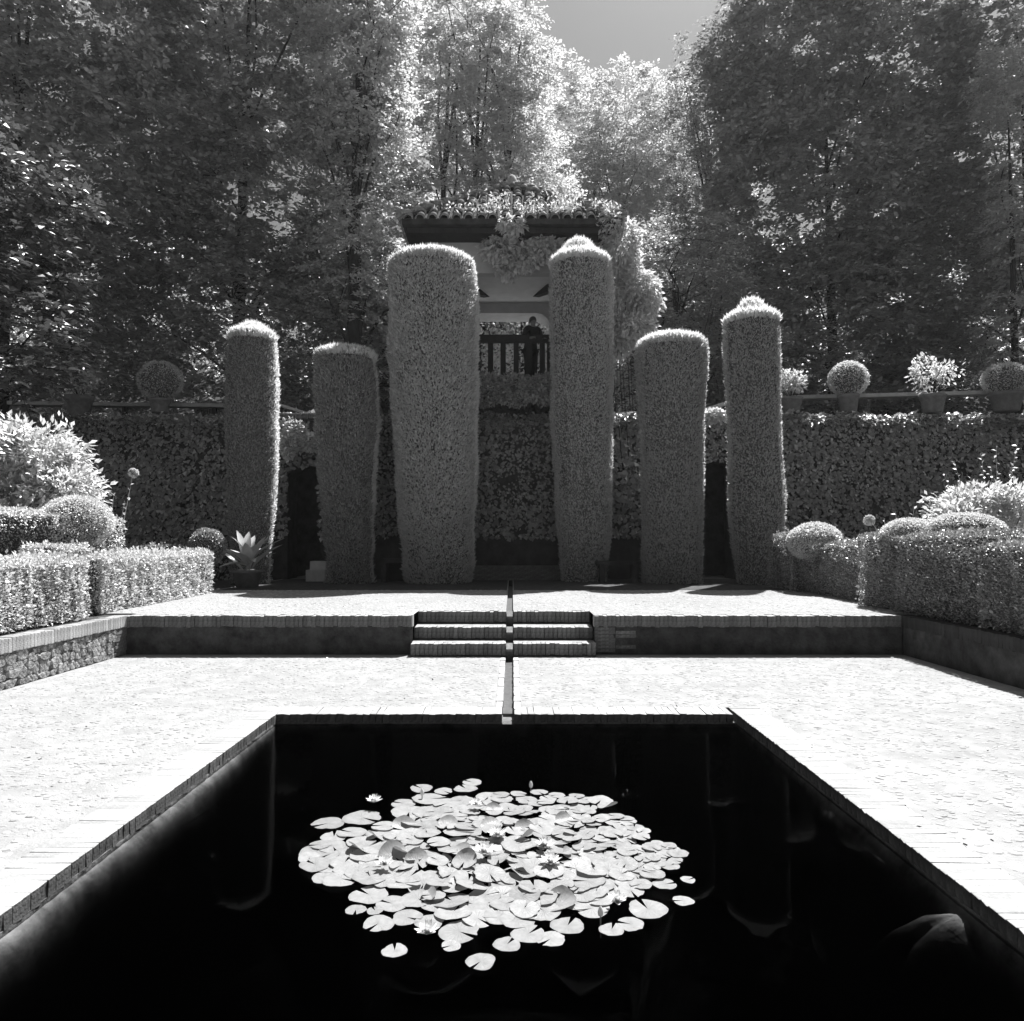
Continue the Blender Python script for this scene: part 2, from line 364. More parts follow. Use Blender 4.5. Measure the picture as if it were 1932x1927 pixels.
brick_row(kerb, PX1, PY1 + kb - bw, 0, -bw, nb, None, hx, -.068)
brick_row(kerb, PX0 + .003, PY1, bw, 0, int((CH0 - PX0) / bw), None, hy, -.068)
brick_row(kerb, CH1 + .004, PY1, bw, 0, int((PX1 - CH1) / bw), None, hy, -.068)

# channel on the lower terrace and its border bricks
mb = MB(); mb.box(CH0 - .06, CH1 + .06, PY1 + kb, 8.64, -1, -.05)
chan = tag(mb.build('water_channel', M['channel']), 'narrow rill running from the steps to the pool', kind='structure')
sx = [brick_mesh(.06, .21, .056, M['brick_pale'], s + 20) for s in range(5)]
for q in range(12):
    yy = PY1 + kb + .003 + q * .2145
    if yy < 8.44:
        for x in (CH0 - .06, CH1): link('brick', sx[q % 5], chan, (x, yy, -.052 + rng.normal(0, .0015)))

# ---- upper terrace
SX0, SX1 = -1.2, .99
s_front = [8.69, 9.02, 9.39]
mb = MB()
mb.box(XL, SX0, YW + .13, YB + 3, -1, T); mb.box(SX1, XR, YW + .13, YB + 3, -1, T); mb.box(-5.5, XL, YW + .25, YB + 3, -1, T); mb.box(XR, 5.6, YW + .25, YB + 3, -1, T)
mb.box(SX0, CH0, s_front[2] + .13, YB + 3, -1, T); mb.box(CH1, SX1, s_front[2] + .13, YB + 3, -1, T)
tag(mb.build('upper_terrace', M['gravel']), 'sunlit pale gravel terrace above the steps', kind='structure')
mb = MB(); mb.box(CH0, CH1, s_front[2] + .13, 15.5, -1, T - .05)
tag(mb.build('upper_channel', M['channel']), 'dark rill crossing the upper terrace', kind='structure')
mb = MB(); mb.box(-60, XL - .13, -14, YB, -1, T - .02); mb.box(XR + .13, 60, -14, YB, -1, T - .02); 
tag(mb.build('planting_bed', M['soil']), 'dark soil beds on both sides of the terraces', kind='structure')
mb = MB(); mb.box(-60, 60, -30, -6, -1, 0)
tag(mb.build('rear_path', M['pebble_bed']), 'pale path behind the viewpoint', kind='structure')

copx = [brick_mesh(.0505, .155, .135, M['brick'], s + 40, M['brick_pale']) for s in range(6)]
copyd = [brick_mesh(.155, .0505, .135, M['wall'], s + 60) for s in range(6)]  # right coping takes the dark wall tone to stand in for shade
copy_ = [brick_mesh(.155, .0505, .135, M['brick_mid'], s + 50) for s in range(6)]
def front_wall(x0, x1, label):
    t = empty('retaining_wall', ((x0 + x1) / 2, YW, 0), label, 'wall')
    o = MB().box(x0, x1, YW + .01, YW + .13, -1, T - .14).build('wall_face', M['wall'], t); o.location = -t.location
    for q in range(int((x1 - x0) / bw)):
        b = link('brick', copx[q % 6 if rng.random() < .5 else int(rng.integers(6))], t)
        b.location = Vector((x0 + .003 + q * bw, YW - .02 + rng.normal(0, .004), T - .136 + rng.normal(0, .003))) - t.location
    return t
fl = front_wall(XL, SX0, 'low shaded terrace wall with brick coping left of the steps')
frt = front_wall(SX1, XR, 'low shaded terrace wall with brick coping right of the steps')
# the exposed flat bricks right of the steps
fb = [brick_mesh(.245, .03, .040, M['brick'], s + 70) for s in range(4)]
for r_ in range(7):
    for q in range(int(rng.integers(1, 3))):
        b = link('brick', fb[(r_ + q) % 4], frt); b.location = Vector((SX1 + .01 + q * .25 - (.0 if r_ % 2 else 0), YW + .003 + rng.normal(0, .002), .03 + r_ * .043)) - frt.location
def side_wall(x, sgn, label, rubble):
    t = empty('retaining_wall', (x, 4, 0), label, 'wall')
    xa, xb = (x - .13, x - .012) if sgn < 0 else (x + .012, x + .13)
    o = MB().box(xa, xb, -6, YW - .0, -1, T - .14).build('wall_face', M['mortar'] if rubble else M['wall'], t); o.location = -t.location
    for q in range(60):
        yy = YW + .10 - (q + 1) * bw
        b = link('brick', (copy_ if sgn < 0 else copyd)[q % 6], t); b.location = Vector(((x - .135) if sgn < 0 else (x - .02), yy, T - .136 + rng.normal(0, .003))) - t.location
    o = MB().box(min(xa, xa), xb, -6, YW + .1 - 61 * bw, T - .138, T).build('coping', M['brick'], t); o.location = -t.location
    return t
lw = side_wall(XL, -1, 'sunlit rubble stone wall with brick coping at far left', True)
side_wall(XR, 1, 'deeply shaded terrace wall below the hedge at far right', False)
# rubble stones and a brick quoin on the left side wall
cells = []
yy = YW - .22
for col in range(26):
    zz = .0; wd = rng.uniform(.09, .2)
    while zz < T - .16:
        hh = rng.uniform(.05, .12); hh = min(hh, T - .145 - zz)
        if hh < .03: break
        k2 = 7; v = []; jag = rng.uniform(.72, 1.18, k2)
        for xo, s_ in ((0, 1), (rng.uniform(.012, .035), .84)):
            for q in range(k2):
                t = 2 * math.pi * q / k2 + .3; r_ = jag[q] * rng.uniform(.9, 1.1) * s_
                v.append((xo, math.copysign(abs(math.cos(t)) ** .7, math.cos(t)) * wd * .58 * r_, math.copysign(abs(math.sin(t)) ** .7, math.sin(t)) * hh * .6 * r_))
        o = MB().add(v, [(q, (q + 1) % k2, k2 + (q + 1) % k2, k2 + q) for q in range(k2)] + [tuple(range(k2, 2 * k2))]).build('stone', M['rubble'], lw)
        o.location = Vector((XL - .02, yy - wd / 2 + rng.normal(0, .01), zz + hh / 2)) - lw.location; zz += hh
    yy -= wd
for r_ in range(8):
    o = link('brick', fb[r_ % 4], lw); o.rotation_euler.z = R(90); o.location = Vector((XL + .012, YW - .24 + (.03 if r_ % 2 else 0), .01 + r_ * .042)) - lw.location

P2 = np.stack([rng.uniform(-5.2, 5.2, 9000), 9.2 + 4.6 * rng.random(9000) ** 1.5, np.full(9000, T)], 1)
P2 = P2[((P2[:, 0] < SX0 - .05) | (P2[:, 0] > SX1 + .05) | (P2[:, 1] > 9.65)) & ((P2[:, 0] < CH0 - .04) | (P2[:, 0] > CH1 + .04))]
pv2 = pebble_v(len(P2), 5) * 1.2; me = bpy.data.meshes.new('gravel_stones')
me.from_pydata((pv2 + P2[:, None]).reshape(-1, 3).tolist(), [], (np.array(pf)[None] + (np.arange(len(P2)) * 2 * k)[:, None, None]).reshape(-1, 4).tolist() + [tuple(range(s + k, s + 2 * k)) for s in range(0, len(P2) * 2 * k, 2 * k)])
me.update(); me.materials.append(M['pebble']); tag(link('gravel_stones', me, bpy.data.objects['upper_terrace']), kind='stuff')
tag(MB().box(-5.4, CH0 - .02, 13.5, YB - .01, T - .1, T + .006).build('shade_sheet', M['soil']), 'dark sheet standing in for shade at the feet of the cypress columns', kind='structure')  # dark sheet laid over the gravel to deepen the shade
tag(MB().box(CH1 + .02, 5.5, 13.5, YB - .01, T - .1, T + .006).build('shade_sheet', M['soil']), 'dark sheet standing in for shade at the feet of the right cypress columns', kind='structure')
# ---- brick steps, split by the rill
st = empty('brick_steps', (-.1, 8.69, 0), 'three shallow brick steps split by a narrow rill', 'steps')
rz_ = T / 3
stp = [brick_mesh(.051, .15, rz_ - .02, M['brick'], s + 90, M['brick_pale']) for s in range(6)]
tops = M['brick_pale']
for q, yf in enumerate(s_front):
    z1 = rz_ * (q + 1); nxt = s_front[q + 1] if q < 2 else yf + .13
    m_ = MB(); m_.box(SX0, CH0 - .002, yf + .015, nxt + .02, -.5, z1 - .012); m_.box(CH1 + .002, SX1, yf + .015, nxt + .02, -.5, z1 - .012)
    s_ = m_.build('step', M['wall'], st); s_.location = -st.location
    m_ = MB(); m_.box(SX0, CH0 - .002, yf + .15, nxt + .02, z1 - .0118, z1 - .002); m_.box(CH1 + .002, SX1, yf + .15, nxt + .02, z1 - .0118, z1 - .002); m_.build('tread', tops, s_)
    for x0, x1 in ((SX0, CH0), (CH1, SX1)):
        nn = int((x1 - x0) / bw)
        for b_ in range(nn):
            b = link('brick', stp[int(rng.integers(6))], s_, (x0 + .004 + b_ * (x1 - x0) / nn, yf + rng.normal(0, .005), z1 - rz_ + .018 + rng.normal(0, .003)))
    m_ = MB(); m_.box(CH0, CH1, yf + .03, nxt + .03, -.5, z1 - .035); m_.build('rill_bed', M['channel'], s_)
    m_ = MB(); m_.beam((-.03, yf - .035, z1 - .075), (-.03, yf + .10, z1 - .02), .075, .03); m_.build('spout', M['channel'], s_)
# cheeks of the steps
for a_, b_ in ((SX0 - .05, SX0), (SX1, SX1 + .05)): o = MB().box(a_, b_, 8.88, 9.52, -.5, T + .002).build('cheek_wall', M['brick_pale'], st); o.location = -st.location

# ------------------------------------------------------------------ clipped cypress columns
def column(cx, cy, z0, z1, prof, lean, label, seed, dome=.08, dens=3300, bump=None, shag=0.0, streak=.3, mat='needle'):
    t = empty('topiary_column', (cx, cy, z0), label, 'clipped cypress', 'clipped cypress columns standing in a row')
    Hh = z1 - z0; r2 = np.random.default_rng(seed)
    ts = np.array([p[0] for p in prof]); rs = np.array([p[1] for p in prof])
    def surf(u, ph):
        r_ = np.interp(u, ts, rs)
        P = np.stack([np.cos(ph) * 1.5, np.sin(ph) * 1.5, u * Hh], 1)
        r_ = r_ * (1 + .045 * wob(P, .8, seed)) + .018 * wob(P, 3.2, seed + 1)
        return np.stack([np.cos(ph) * r_ + lean * u, np.sin(ph) * r_, u * Hh], 1)
    area = 2 * math.pi * rs.mean() * Hh; n = int(area * dens)
    u = r2.random(n); ph = r2.uniform(0, 2 * math.pi, n); P = surf(u, ph); out = np.stack([np.cos(ph), np.sin(ph), np.zeros(n)], 1)
    P -= out * r2.uniform(0, .10, (n, 1))
    A = out * r2.uniform(.1, 1.0, (n, 1)) + np.array([0, 0, .75]) + r2.normal(size=(n, 3)) * .42
    pch = wob(P + 20, 1.1, seed + 7)                              # ragged darker hollows
    stk_ = wob(P * np.array([3.2, 3.2, .35]) + 7, .9, seed + 9)
    small = wob(P + 3, 3.0, seed + 11)
    hol = np.clip(pch - .12, 0, 1) * (.25 + shag * 2.2) + np.clip(stk_ - .25, 0, 1) * streak * 1.6 + np.clip(small - .35, 0, 1) * (.5 + shag)
    foot = np.clip(1 - u * Hh / 1.1, 0, 1) * (.6 + .4 * small)                # growth thinned near the ground, darkening the foot in place of shade
    hol = np.clip(hol, 0, .6); keep = r2.random(n) > np.maximum(hol * .5, foot * .6); P -= out * hol[:, None] * .07
    L = r2.uniform(.03, .065, n) * (1 + shag * .45)
    # top cap
    nt_ = int(math.pi * rs[-1] ** 2 * dens * 2.2); rr = np.sqrt(r2.random(nt_)); ph2 = r2.uniform(0, 2 * math.pi, nt_)
    r_e = rs[-1] * (1 + .04 * wob(np.stack([np.cos(ph2) * 1.5, np.sin(ph2) * 1.5, np.full(nt_, Hh)], 1), .8, seed))
    Pt = np.stack([np.cos(ph2) * rr * r_e * .97 + lean, np.sin(ph2) * rr * r_e * .97, Hh + dome * (1 - rr ** 2) - .10 * rr ** 8], 1)
    if bump:
        bx, br, bh = bump; dd = np.hypot(Pt[:, 0] - lean - bx, Pt[:, 1]); Pt[:, 2] += bh * np.exp(-(dd / br) ** 4)
    Pt[:, 2] -= r2.uniform(0, .07, nt_)
    At = np.stack([np.cos(ph2) * rr * .25, np.sin(ph2) * rr * .25, np.full(nt_, 1.0)], 1) + r2.normal(size=(nt_, 3)) * .3
    PP = np.concatenate([P[keep], Pt]); AA = np.concatenate([A[keep], At]); LL = np.concatenate([L[keep], np.where(r2.random(nt_) < .3, r2.uniform(.11, .18, nt_), r2.uniform(.06, .14, nt_))])
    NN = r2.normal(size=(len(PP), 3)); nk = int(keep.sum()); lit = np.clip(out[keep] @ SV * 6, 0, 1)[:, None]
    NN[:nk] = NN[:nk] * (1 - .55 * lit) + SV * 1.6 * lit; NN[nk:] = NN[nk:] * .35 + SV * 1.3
    new = np.concatenate([lit[:, 0] > .75, np.ones(len(Pt), bool)]); W2 = np.minimum(LL * .42, .032)  # sun-facing needles and the top cap get the paler sunlit copy
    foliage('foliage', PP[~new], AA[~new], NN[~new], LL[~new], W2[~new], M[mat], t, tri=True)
    foliage('lit_needles', PP[new], AA[new], NN[new], LL[new], W2[new] * 1.15, M['needle_lit'], t, tri=True)
    # inner core
    nu, npn = 40, 32; uu = np.repeat(np.linspace(0, 1, nu), npn); pp = np.tile(np.linspace(0, 2 * math.pi, npn, endpoint=False), nu)
    Vc = surf(uu, pp); Vc[:, 0] = (Vc[:, 0] - lean * uu) * .87 + lean * uu; Vc[:, 1] *= .87; Vc[:, 2] -= .03
    f = [(a * npn + b, a * npn + (b + 1) % npn, (a + 1) * npn + (b + 1) % npn, (a + 1) * npn + b) for a in range(nu - 1) for b in range(npn)] + [tuple((nu - 1) * npn + b for b in range(npn))]
    MB().add(Vc, f).build('branch_core', M['twig'], t, True)
    return t
def xy(px_, d): return (px_ - CX) / F * d
def zz(py, d): return at(966, py, Y=d)[2]
column(xy(455, 15.0), 15.6, T, zz(620, 15.1), [(0, .40), (.2, .46), (.5, .56), (.8, .57), (.95, .53), (1, .50)], -.05, 'clipped cypress column with bright right flank, leftmost of the row', 1, .06, bump=(0.02, .25, .14), streak=.8, mat='needle_dark')
column(xy(655, 15.6), 15.9, T, zz(655, 15.3), [(0, .55), (.1, .5), (.35, .6), (.6, .7), (.85, .72), (1, .66)], -.12, 'short shaggy cypress column with flat bright top left of the widest one', 2, .03, shag=.9, mat='needle_dark')
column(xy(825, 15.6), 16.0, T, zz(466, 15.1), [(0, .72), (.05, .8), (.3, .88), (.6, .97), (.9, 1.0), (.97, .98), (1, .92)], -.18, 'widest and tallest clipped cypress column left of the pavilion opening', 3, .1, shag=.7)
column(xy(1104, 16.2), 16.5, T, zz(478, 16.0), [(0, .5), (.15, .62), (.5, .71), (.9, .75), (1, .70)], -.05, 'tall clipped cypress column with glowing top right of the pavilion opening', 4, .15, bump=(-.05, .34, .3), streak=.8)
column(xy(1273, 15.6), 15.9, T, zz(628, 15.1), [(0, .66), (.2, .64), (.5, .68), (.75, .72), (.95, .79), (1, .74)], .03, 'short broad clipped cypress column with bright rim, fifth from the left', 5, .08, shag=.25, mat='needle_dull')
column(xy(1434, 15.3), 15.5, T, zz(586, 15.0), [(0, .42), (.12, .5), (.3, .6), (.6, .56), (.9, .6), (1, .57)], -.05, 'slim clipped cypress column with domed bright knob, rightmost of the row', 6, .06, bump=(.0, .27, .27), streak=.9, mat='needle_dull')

# ------------------------------------------------------------------ ivy walls and the arcade under the pavilion
def arch(x0, x1, top, r_):
    p = [(x0, T - .2), (x0, top - r_)]
    for q in range(1, 8): a = math.pi - math.pi * q / 8; p.append(((x0 + x1) / 2 + (x1 - x0) / 2 * math.cos(a), top - r_ + r_ * math.sin(a)))
    return p + [(x1, top - r_), (x1, T - .2)]
def ivy(parent, x0, x1, y, z0, z1, n, seed, size=(.05, .135), holes=(), thick=.16, topfringe=True):
    r2 = np.random.default_rng(seed); P = np.stack([r2.uniform(x0, x1, n), np.full(n, y), r2.uniform(z0, z1, n)], 1)
    ok = np.ones(n, bool)
    for hx0, hx1, hz in holes: ok &= ~((P[:, 0] > hx0 + .03) & (P[:, 0] < hx1 - .03) & (P[:, 2] < hz - .03 - 1.2 * (np.abs(P[:, 0] - (hx0 + hx1) / 2) / (hx1 - hx0)) ** 3))
    P = P[ok]; P = P[r2.random(len(P)) > np.clip(wob(P, 1.5, seed + 4) - .3, 0, .6) * 1.3]; n = len(P)
    P[:, 1] -= thick * (.5 + .5 * wob(P, 1.0, seed)) + .05 * wob(P, 3.5, seed) + r2.uniform(-.04, .05, n)
    Nn = np.array([0, -1, .35]) + r2.normal(size=(n, 3)) * .38; A = np.array([0, -.25, -1]) + r2.normal(size=(n, 3)) * .45
    if topfringe:
        m = int((x1 - x0) * 560); Q = np.stack([r2.uniform(x0, x1, m), y + r2.uniform(-.32, .3, m), z1 + r2.uniform(-.16, .10, m)], 1); Q[:, 2] += .07 * wob(Q, 2.0, seed + 2)
        P = np.concatenate([P, Q]); Nn = np.concatenate([Nn, np.array([0, -.3, 1]) + r2.normal(size=(m, 3)) * .4]); A = np.concatenate([A, np.array([0, -1, -.1]) + r2.normal(size=(m, 3)) * .7])
    L = r2.uniform(size[0], size[1], len(P)) * (1 + .35 * wob(P, .8, seed + 8))
    o = foliage('ivy', P, A, Nn, L, L * .95, M['ivy'], parent); o.location = -parent.location; return o
wl = empty('ivy_wall', (-9, YB, T), 'tall shaded wall covered in ivy at left behind the hedges', 'ivy wall')
o = MB().prism([(-22, T - .2), (-22, UP), (-5.75, UP), (-5.75, T - .2)][::-1], YB, YB + .9).build('masonry', M['darkwall'], wl); o.location = -wl.location
ivy(wl, -14.5, -5.7, YB, T, UP, 17000, 21)
wr = empty('ivy_wall', (9, YB, T), 'tall ivy covered wall at right below the row of flower pots', 'ivy wall')
o = MB().prism([(5.6, T - .2), (5.6, UP), (22, UP), (22, T - .2)], YB, YB + .9).build('masonry', M['darkwall'], wr); o.location = -wr.location
ivy(wr, 5.5, 14.5, YB, T, UP, 17000, 22)
# middle wall with two arched openings
wc = empty('arcade_wall', (0, YB, T), 'dark overgrown wall with arched openings behind the cypress columns', 'wall')
LA = (xy(543, YB), xy(606, YB), zz(878, YB)); RA = (xy(1322, YB), xy(1384, YB), zz(868, YB))
poly = [(-5.75, T - .2), (-5.75, UP - .02)] + [(5.6, UP - .02), (5.6, T - .2)] + arch(RA[0], RA[1], RA[2], .12)[::-1] + arch(LA[0], LA[1], LA[2], .33)[::-1]
o = MB().prism(poly[::-1], YB, YB + .8).build('masonry', M['darkwall'], wc); o.location = -wc.location
o = MB().box(-6, 6, YB + 2.2, YB + 2.5, T - .2, UP - .03).build('back_wall', M['darkwall'], wc); o.location = -wc.location
o = MB().box(-6, 6, YB + .8, YB + 2.2, UP - .25, UP - .03).build('vault', M['darkwall'], wc); o.location = -wc.location
ivy(wc, -5.8, 5.6, YB, T + 1.0, UP, 14000, 23, holes=(LA, RA))
# plinth, bench, hatch, lit steps at the foot of the wall
pl = empty('low_brick_plinth', (0, 17.2, T), 'low dark brick ledge between the two middle cypress columns', 'ledge')
for r_ in range(6):
    for q in range(13):
        b = link('brick', fb[(r_ * 3 + q) % 4], pl, (-1.62 + q * .25 + (.12 if r_ % 2 else 0), -.25, r_ * .05)); b.scale = (1, 4, 1.2)
o = MB().box(-1.75, 1.75, -.14, .25, 0, .33).build('core', M['mortar'], pl)
def bench(x, y, label, sl):
    t = empty('stone_bench', (x, y, T), label, 'bench')
    MB().box(-.48, .48, -.2, .2, .40, .47).build('seat', sl, t); MB().box(-.40, -.30, -.16, .16, 0, .40).build('leg', M['darkwall'], t); MB().box(.30, .40, -.16, .16, 0, .40).build('leg', M['darkwall'], t)
bench(xy(1166, 15.9), 16.0, 'dark stone bench in deep shade right of the middle columns', M['wall'])
t = empty('drain_opening', (xy(748, 16.2), 16.35, T), 'small square black opening left of the widest column foot', 'drain')
m_ = MB(); m_.box(-.34, -.24, -.1, .3, 0, .52); m_.box(.24, .34, -.1, .3, 0, .52); m_.box(-.24, .24, -.1, .3, .42, .52); m_.build('frame', M['darkwall'], t); MB().box(-.24, .24, .24, .28, 0, .42).build('back', M['pool_floor'], t)
t = empty('garden_steps', (xy(603, 16.6), 16.5, T), 'two low stone steps catching sun inside the left arch', 'steps')
MB().box(-.24, .2, -.12, .5, 0, .26).build('step', M['stone'], t); MB().box(-.22, .26, .14, .5, .261, .45).build('step', M['stone'], t)

# ------------------------------------------------------------------ pavilion
FZ = zz(716, 17.6); PV = 17.75
pv_ = empty('pavilion', (0, PV, FZ), 'white plastered garden pavilion with hipped tile roof on the upper level', 'pavilion')
def pch(name, mb_, mat, parent=pv_, smooth=False):
    o = mb_.build(name, mat, parent, smooth)
    if parent is pv_: o.location = -pv_.location
    return o
OT = zz(516, PV)            # top of the front opening
EV = zz(432, 17.0)          # eaves
BK = PV + 3.3
HWp = 2.15
m_ = MB(); m_.prism([(-HWp, UP - 3.5), (HWp, UP - 3.5), (HWp, FZ), (-HWp, FZ)], PV, BK + .25); pch('base', m_, M['darkwall'])
# front wall with a wide opening, back wall with round-cornered opening, side walls
wt = EV + .1
pch('wall', MB().prism([(-HWp, FZ), (-1.7, FZ), (-1.7, OT), (1.7, OT), (1.7, FZ), (HWp, FZ), (HWp, wt), (-HWp, wt)][::-1], PV, PV + .25), M['plaster'])
bt = at(966, 591, Y=BK)[2]; bx = xy(1040, BK)
rc = [(bx + .0, bt - .42)] + [(bx - .42 + .42 * math.cos(a), bt - .42 + .42 * math.sin(a)) for a in (R(22), R(45), R(67), R(90))]
bk = [(-HWp, FZ), (-bx - .25, FZ), (-bx - .25, bt - .42)] + [(-(p[0]) - .25, p[1]) for p in rc[1:]] + [(p[0], p[1]) for p in rc[::-1]] + [(bx, FZ), (HWp, FZ), (HWp, wt), (-HWp, wt)]
pch('wall', MB().prism(bk[::-1], BK, BK + .85), M['plaster'])
for s in (-1, 1):
    m_ = MB(); a, b = sorted((s * HWp, s * (HWp - .25))); m_.box(a, b, PV + .25, PV + .6, FZ, wt); m_.box(a, b, BK - .35, BK, FZ, wt); m_.box(a, b, PV + .6, BK - .35, OT - .3, wt); pch('wall', m_, M['plaster'])
ct = at(966, 560, Y=BK)[2]
pch('ceiling', MB().box(-HWp + .25, HWp - .25, PV + .25, BK, OT + .35, OT + .45), M['ceiling'])
tag(MB().box(-2.6, 4.5, BK + .86, 25.0, UP - .5, FZ - .02).build('bounce_floor', M['reflector']), 'added unseen pale patio behind the pavilion', kind='structure')  # added unseen floor, bounces sunlight up to the back opening's soffit
# timber braces under the ceiling
p1 = at(1005, 556, Y=BK - .3); p2 = at(1046, 542, Y=BK - 1.8); pch('brace', MB().beam(p1, p2, .2, .2), M['wood'])
p1 = at(924, 556, Y=BK - .3); p2 = at(880, 545, Y=BK - 1.8); pch('brace', MB().beam(p1, p2, .2, .2), M['wood'])
pch('floor', MB().box(-HWp, HWp, PV, BK + .3, FZ - .12, FZ - .001), M['ceiling'])
# railing
rt = at(966, 633, Y=PV + .1)[2]
rl = MB().box(-1.7, 1.7, PV + .03, PV + .15, rt - .19, rt).build('railing', M['wood'], pv_); rl.location = -pv_.location
for xx_ in (925, 949, 974, 999, 1024, 1038, 901, 1062, 877):
    X0 = xy(xx_, PV); o = MB().box(X0 - .065, X0 + .065, PV + .05, PV + .13, FZ, rt - .19).build('baluster', M['wood'], rl)
# eaves, roof
RW = 2.62; RY0 = 17.1; RY1 = RY0 + 2 * RW - .6; cyr = (RY0 + RY1) / 2; AP = zz(353, cyr)
rf = pch('roof', MB().box(-RW + .1, RW - .1, RY0 + .1, RY1 - .1, EV - .02, EV + .12), M['wood'])
ez = zz(412, RY0)
A_ = (0, cyr, AP); cr = [(-RW, RY0, ez), (RW, RY0, ez), (RW, RY1, ez), (-RW, RY1, ez)]
m_ = MB(); m_.add([A_] + cr + [(x, y, ez - .14) for x, y, z in cr], [(0, 1, 2), (0, 2, 3), (0, 3, 4), (0, 4, 1), (1, 5, 6, 2), (2, 6, 7, 3), (3, 7, 8, 4), (4, 8, 5, 1), (5, 8, 7, 6)])
m_.build('roof_deck', M['darkwall'], rf)
def tile_mesh(r0, r1, L, seed):
    r2 = np.random.default_rng(seed); v = []; f = []; n = 8
    for yy_, r_ in ((0, r0), (L, r1)):
        for q in range(n + 1):
            a = math.pi * q / n; v.append((-math.cos(a) * r_, yy_, math.sin(a) * r_)); 
    for yy_, r_ in ((0, r0 - .02), (L, r1 - .02)):
        for q in range(n + 1):
            a = math.pi * q / n; v.append((-math.cos(a) * r_, yy_, math.sin(a) * r_))
    m1 = n + 1
    for q in range(n): f += [(q, q + 1, m1 + q + 1, m1 + q), (2 * m1 + q + 1, 2 * m1 + q, 3 * m1 + q, 3 * m1 + q + 1), (q, 2 * m1 + q, 2 * m1 + q + 1, q + 1)]
    return MB().add(v, f).mesh('roof_tile', M['tile'], True)
tm = [tile_mesh(.115, .095, .44, s) for s in range(3)]
tp = tile_mesh(.10, .115, .3, 5)
def slope_tiles(origin, along, up, half, run, step=.285):
    """cover tiles running up one slope; rows shorten towards the apex"""
    ln = up.length; ud = up.normalized(); nrm = along.cross(ud).normalized()
    m_ = Matrix((along, ud, nrm)).transposed().to_4x4()
    nc = int(2 * half / step)
    for c_ in range(nc):
        s_ = -half + (c_ + .5) * 2 * half / nc; avail = ln * (1 - abs(s_) / half)
        r_ = 0
        while r_ * .36 < avail:
            o = link('roof_tile', tm[(c_ + r_) % 3], rf)
            p = origin + along * (s_ + rng.normal(0, .008)) + ud * (r_ * .36 - .08) + nrm * (.0 + .012 * (r_ % 2) + rng.uniform(0, .012))
            o.matrix_local = Matrix.Translation(p + Vector((0, 0, 0))) @ m_ @ Matrix.Rotation(R(-3), 4, 'X'); r_ += 1
Ap = Vector(A_)
mid = Vector((0, RY0, ez)); slope_tiles(mid, Vector((1, 0, 0)), Ap - mid, RW, 0)
mid = Vector((RW, cyr, ez)); slope_tiles(mid, Vector((0, 1, 0)), Ap - mid, (RY1 - RY0) / 2, 0)
mid = Vector((-RW, cyr, ez)); slope_tiles(mid, Vector((0, -1, 0)), Ap - mid, (RY1 - RY0) / 2, 0)
for cx_, cy_, cz_ in cr[:4]:                                     # hips
    a = Vector((cx_, cy_, cz_)); d = Ap - a; ud = d.normalized(); side = ud.cross(Vector((0, 0, 1))).normalized(); nn = side.cross(ud); m_ = Matrix((side, ud, nn)).transposed().to_4x4(); r_ = 0
    while r_ * .36 < d.length - .1:
        o = link('ridge_tile', tm[r_ % 3], rf); o.matrix_local = Matrix.Translation(a + ud * (r_ * .36 - .05) + nn * .07) @ m_ @ Matrix.Rotation(R(-4), 4, 'X') @ Matrix.Scale(1.15, 4); r_ += 1
o = MB().lathe([(.02, .32), (.10, .26), (.15, .12), (.17, 0), (.15, -.1)], 10).build('finial', M['stone'], rf, True); o.location = Ap + Vector((0, 0, .02))

# ---- person at the railing: one continuous skinned body, clothes and hair as children
pr = empty('person', (xy(1003, 18.1), 18.12, FZ), 'person in dark coat and trousers leaning at the pavilion railing', 'person')
pr.rotation_euler.z = R(25)
def skin_obj(name, verts, edges, rad, mat, parent, root=0, sub=2):
    me = bpy.data.meshes.new(name); me.from_pydata(verts, edges, []); me.update(); o = link(name, me, parent)
    me.skin_vertices.new() if hasattr(me.skin_vertices, 'new') else None
    md = o.modifiers.new('skin', 'SKIN'); ss = me.skin_vertices
    if not len(ss):
        bm = bmesh.new(); bm.from_mesh(me); bm.verts.layers.skin.verify(); bm.to_mesh(me); bm.free(); ss = me.skin_vertices
    for q, r_ in enumerate(rad):
        ss[0].data[q].radius = r_ if isinstance(r_, tuple) else (r_, r_); ss[0].data[q].use_root = q == root
    md.use_smooth_shade = True; s2 = o.modifiers.new('sub', 'SUBSURF'); s2.levels = sub; s2.render_levels = sub
    me.materials.append(mat); return o
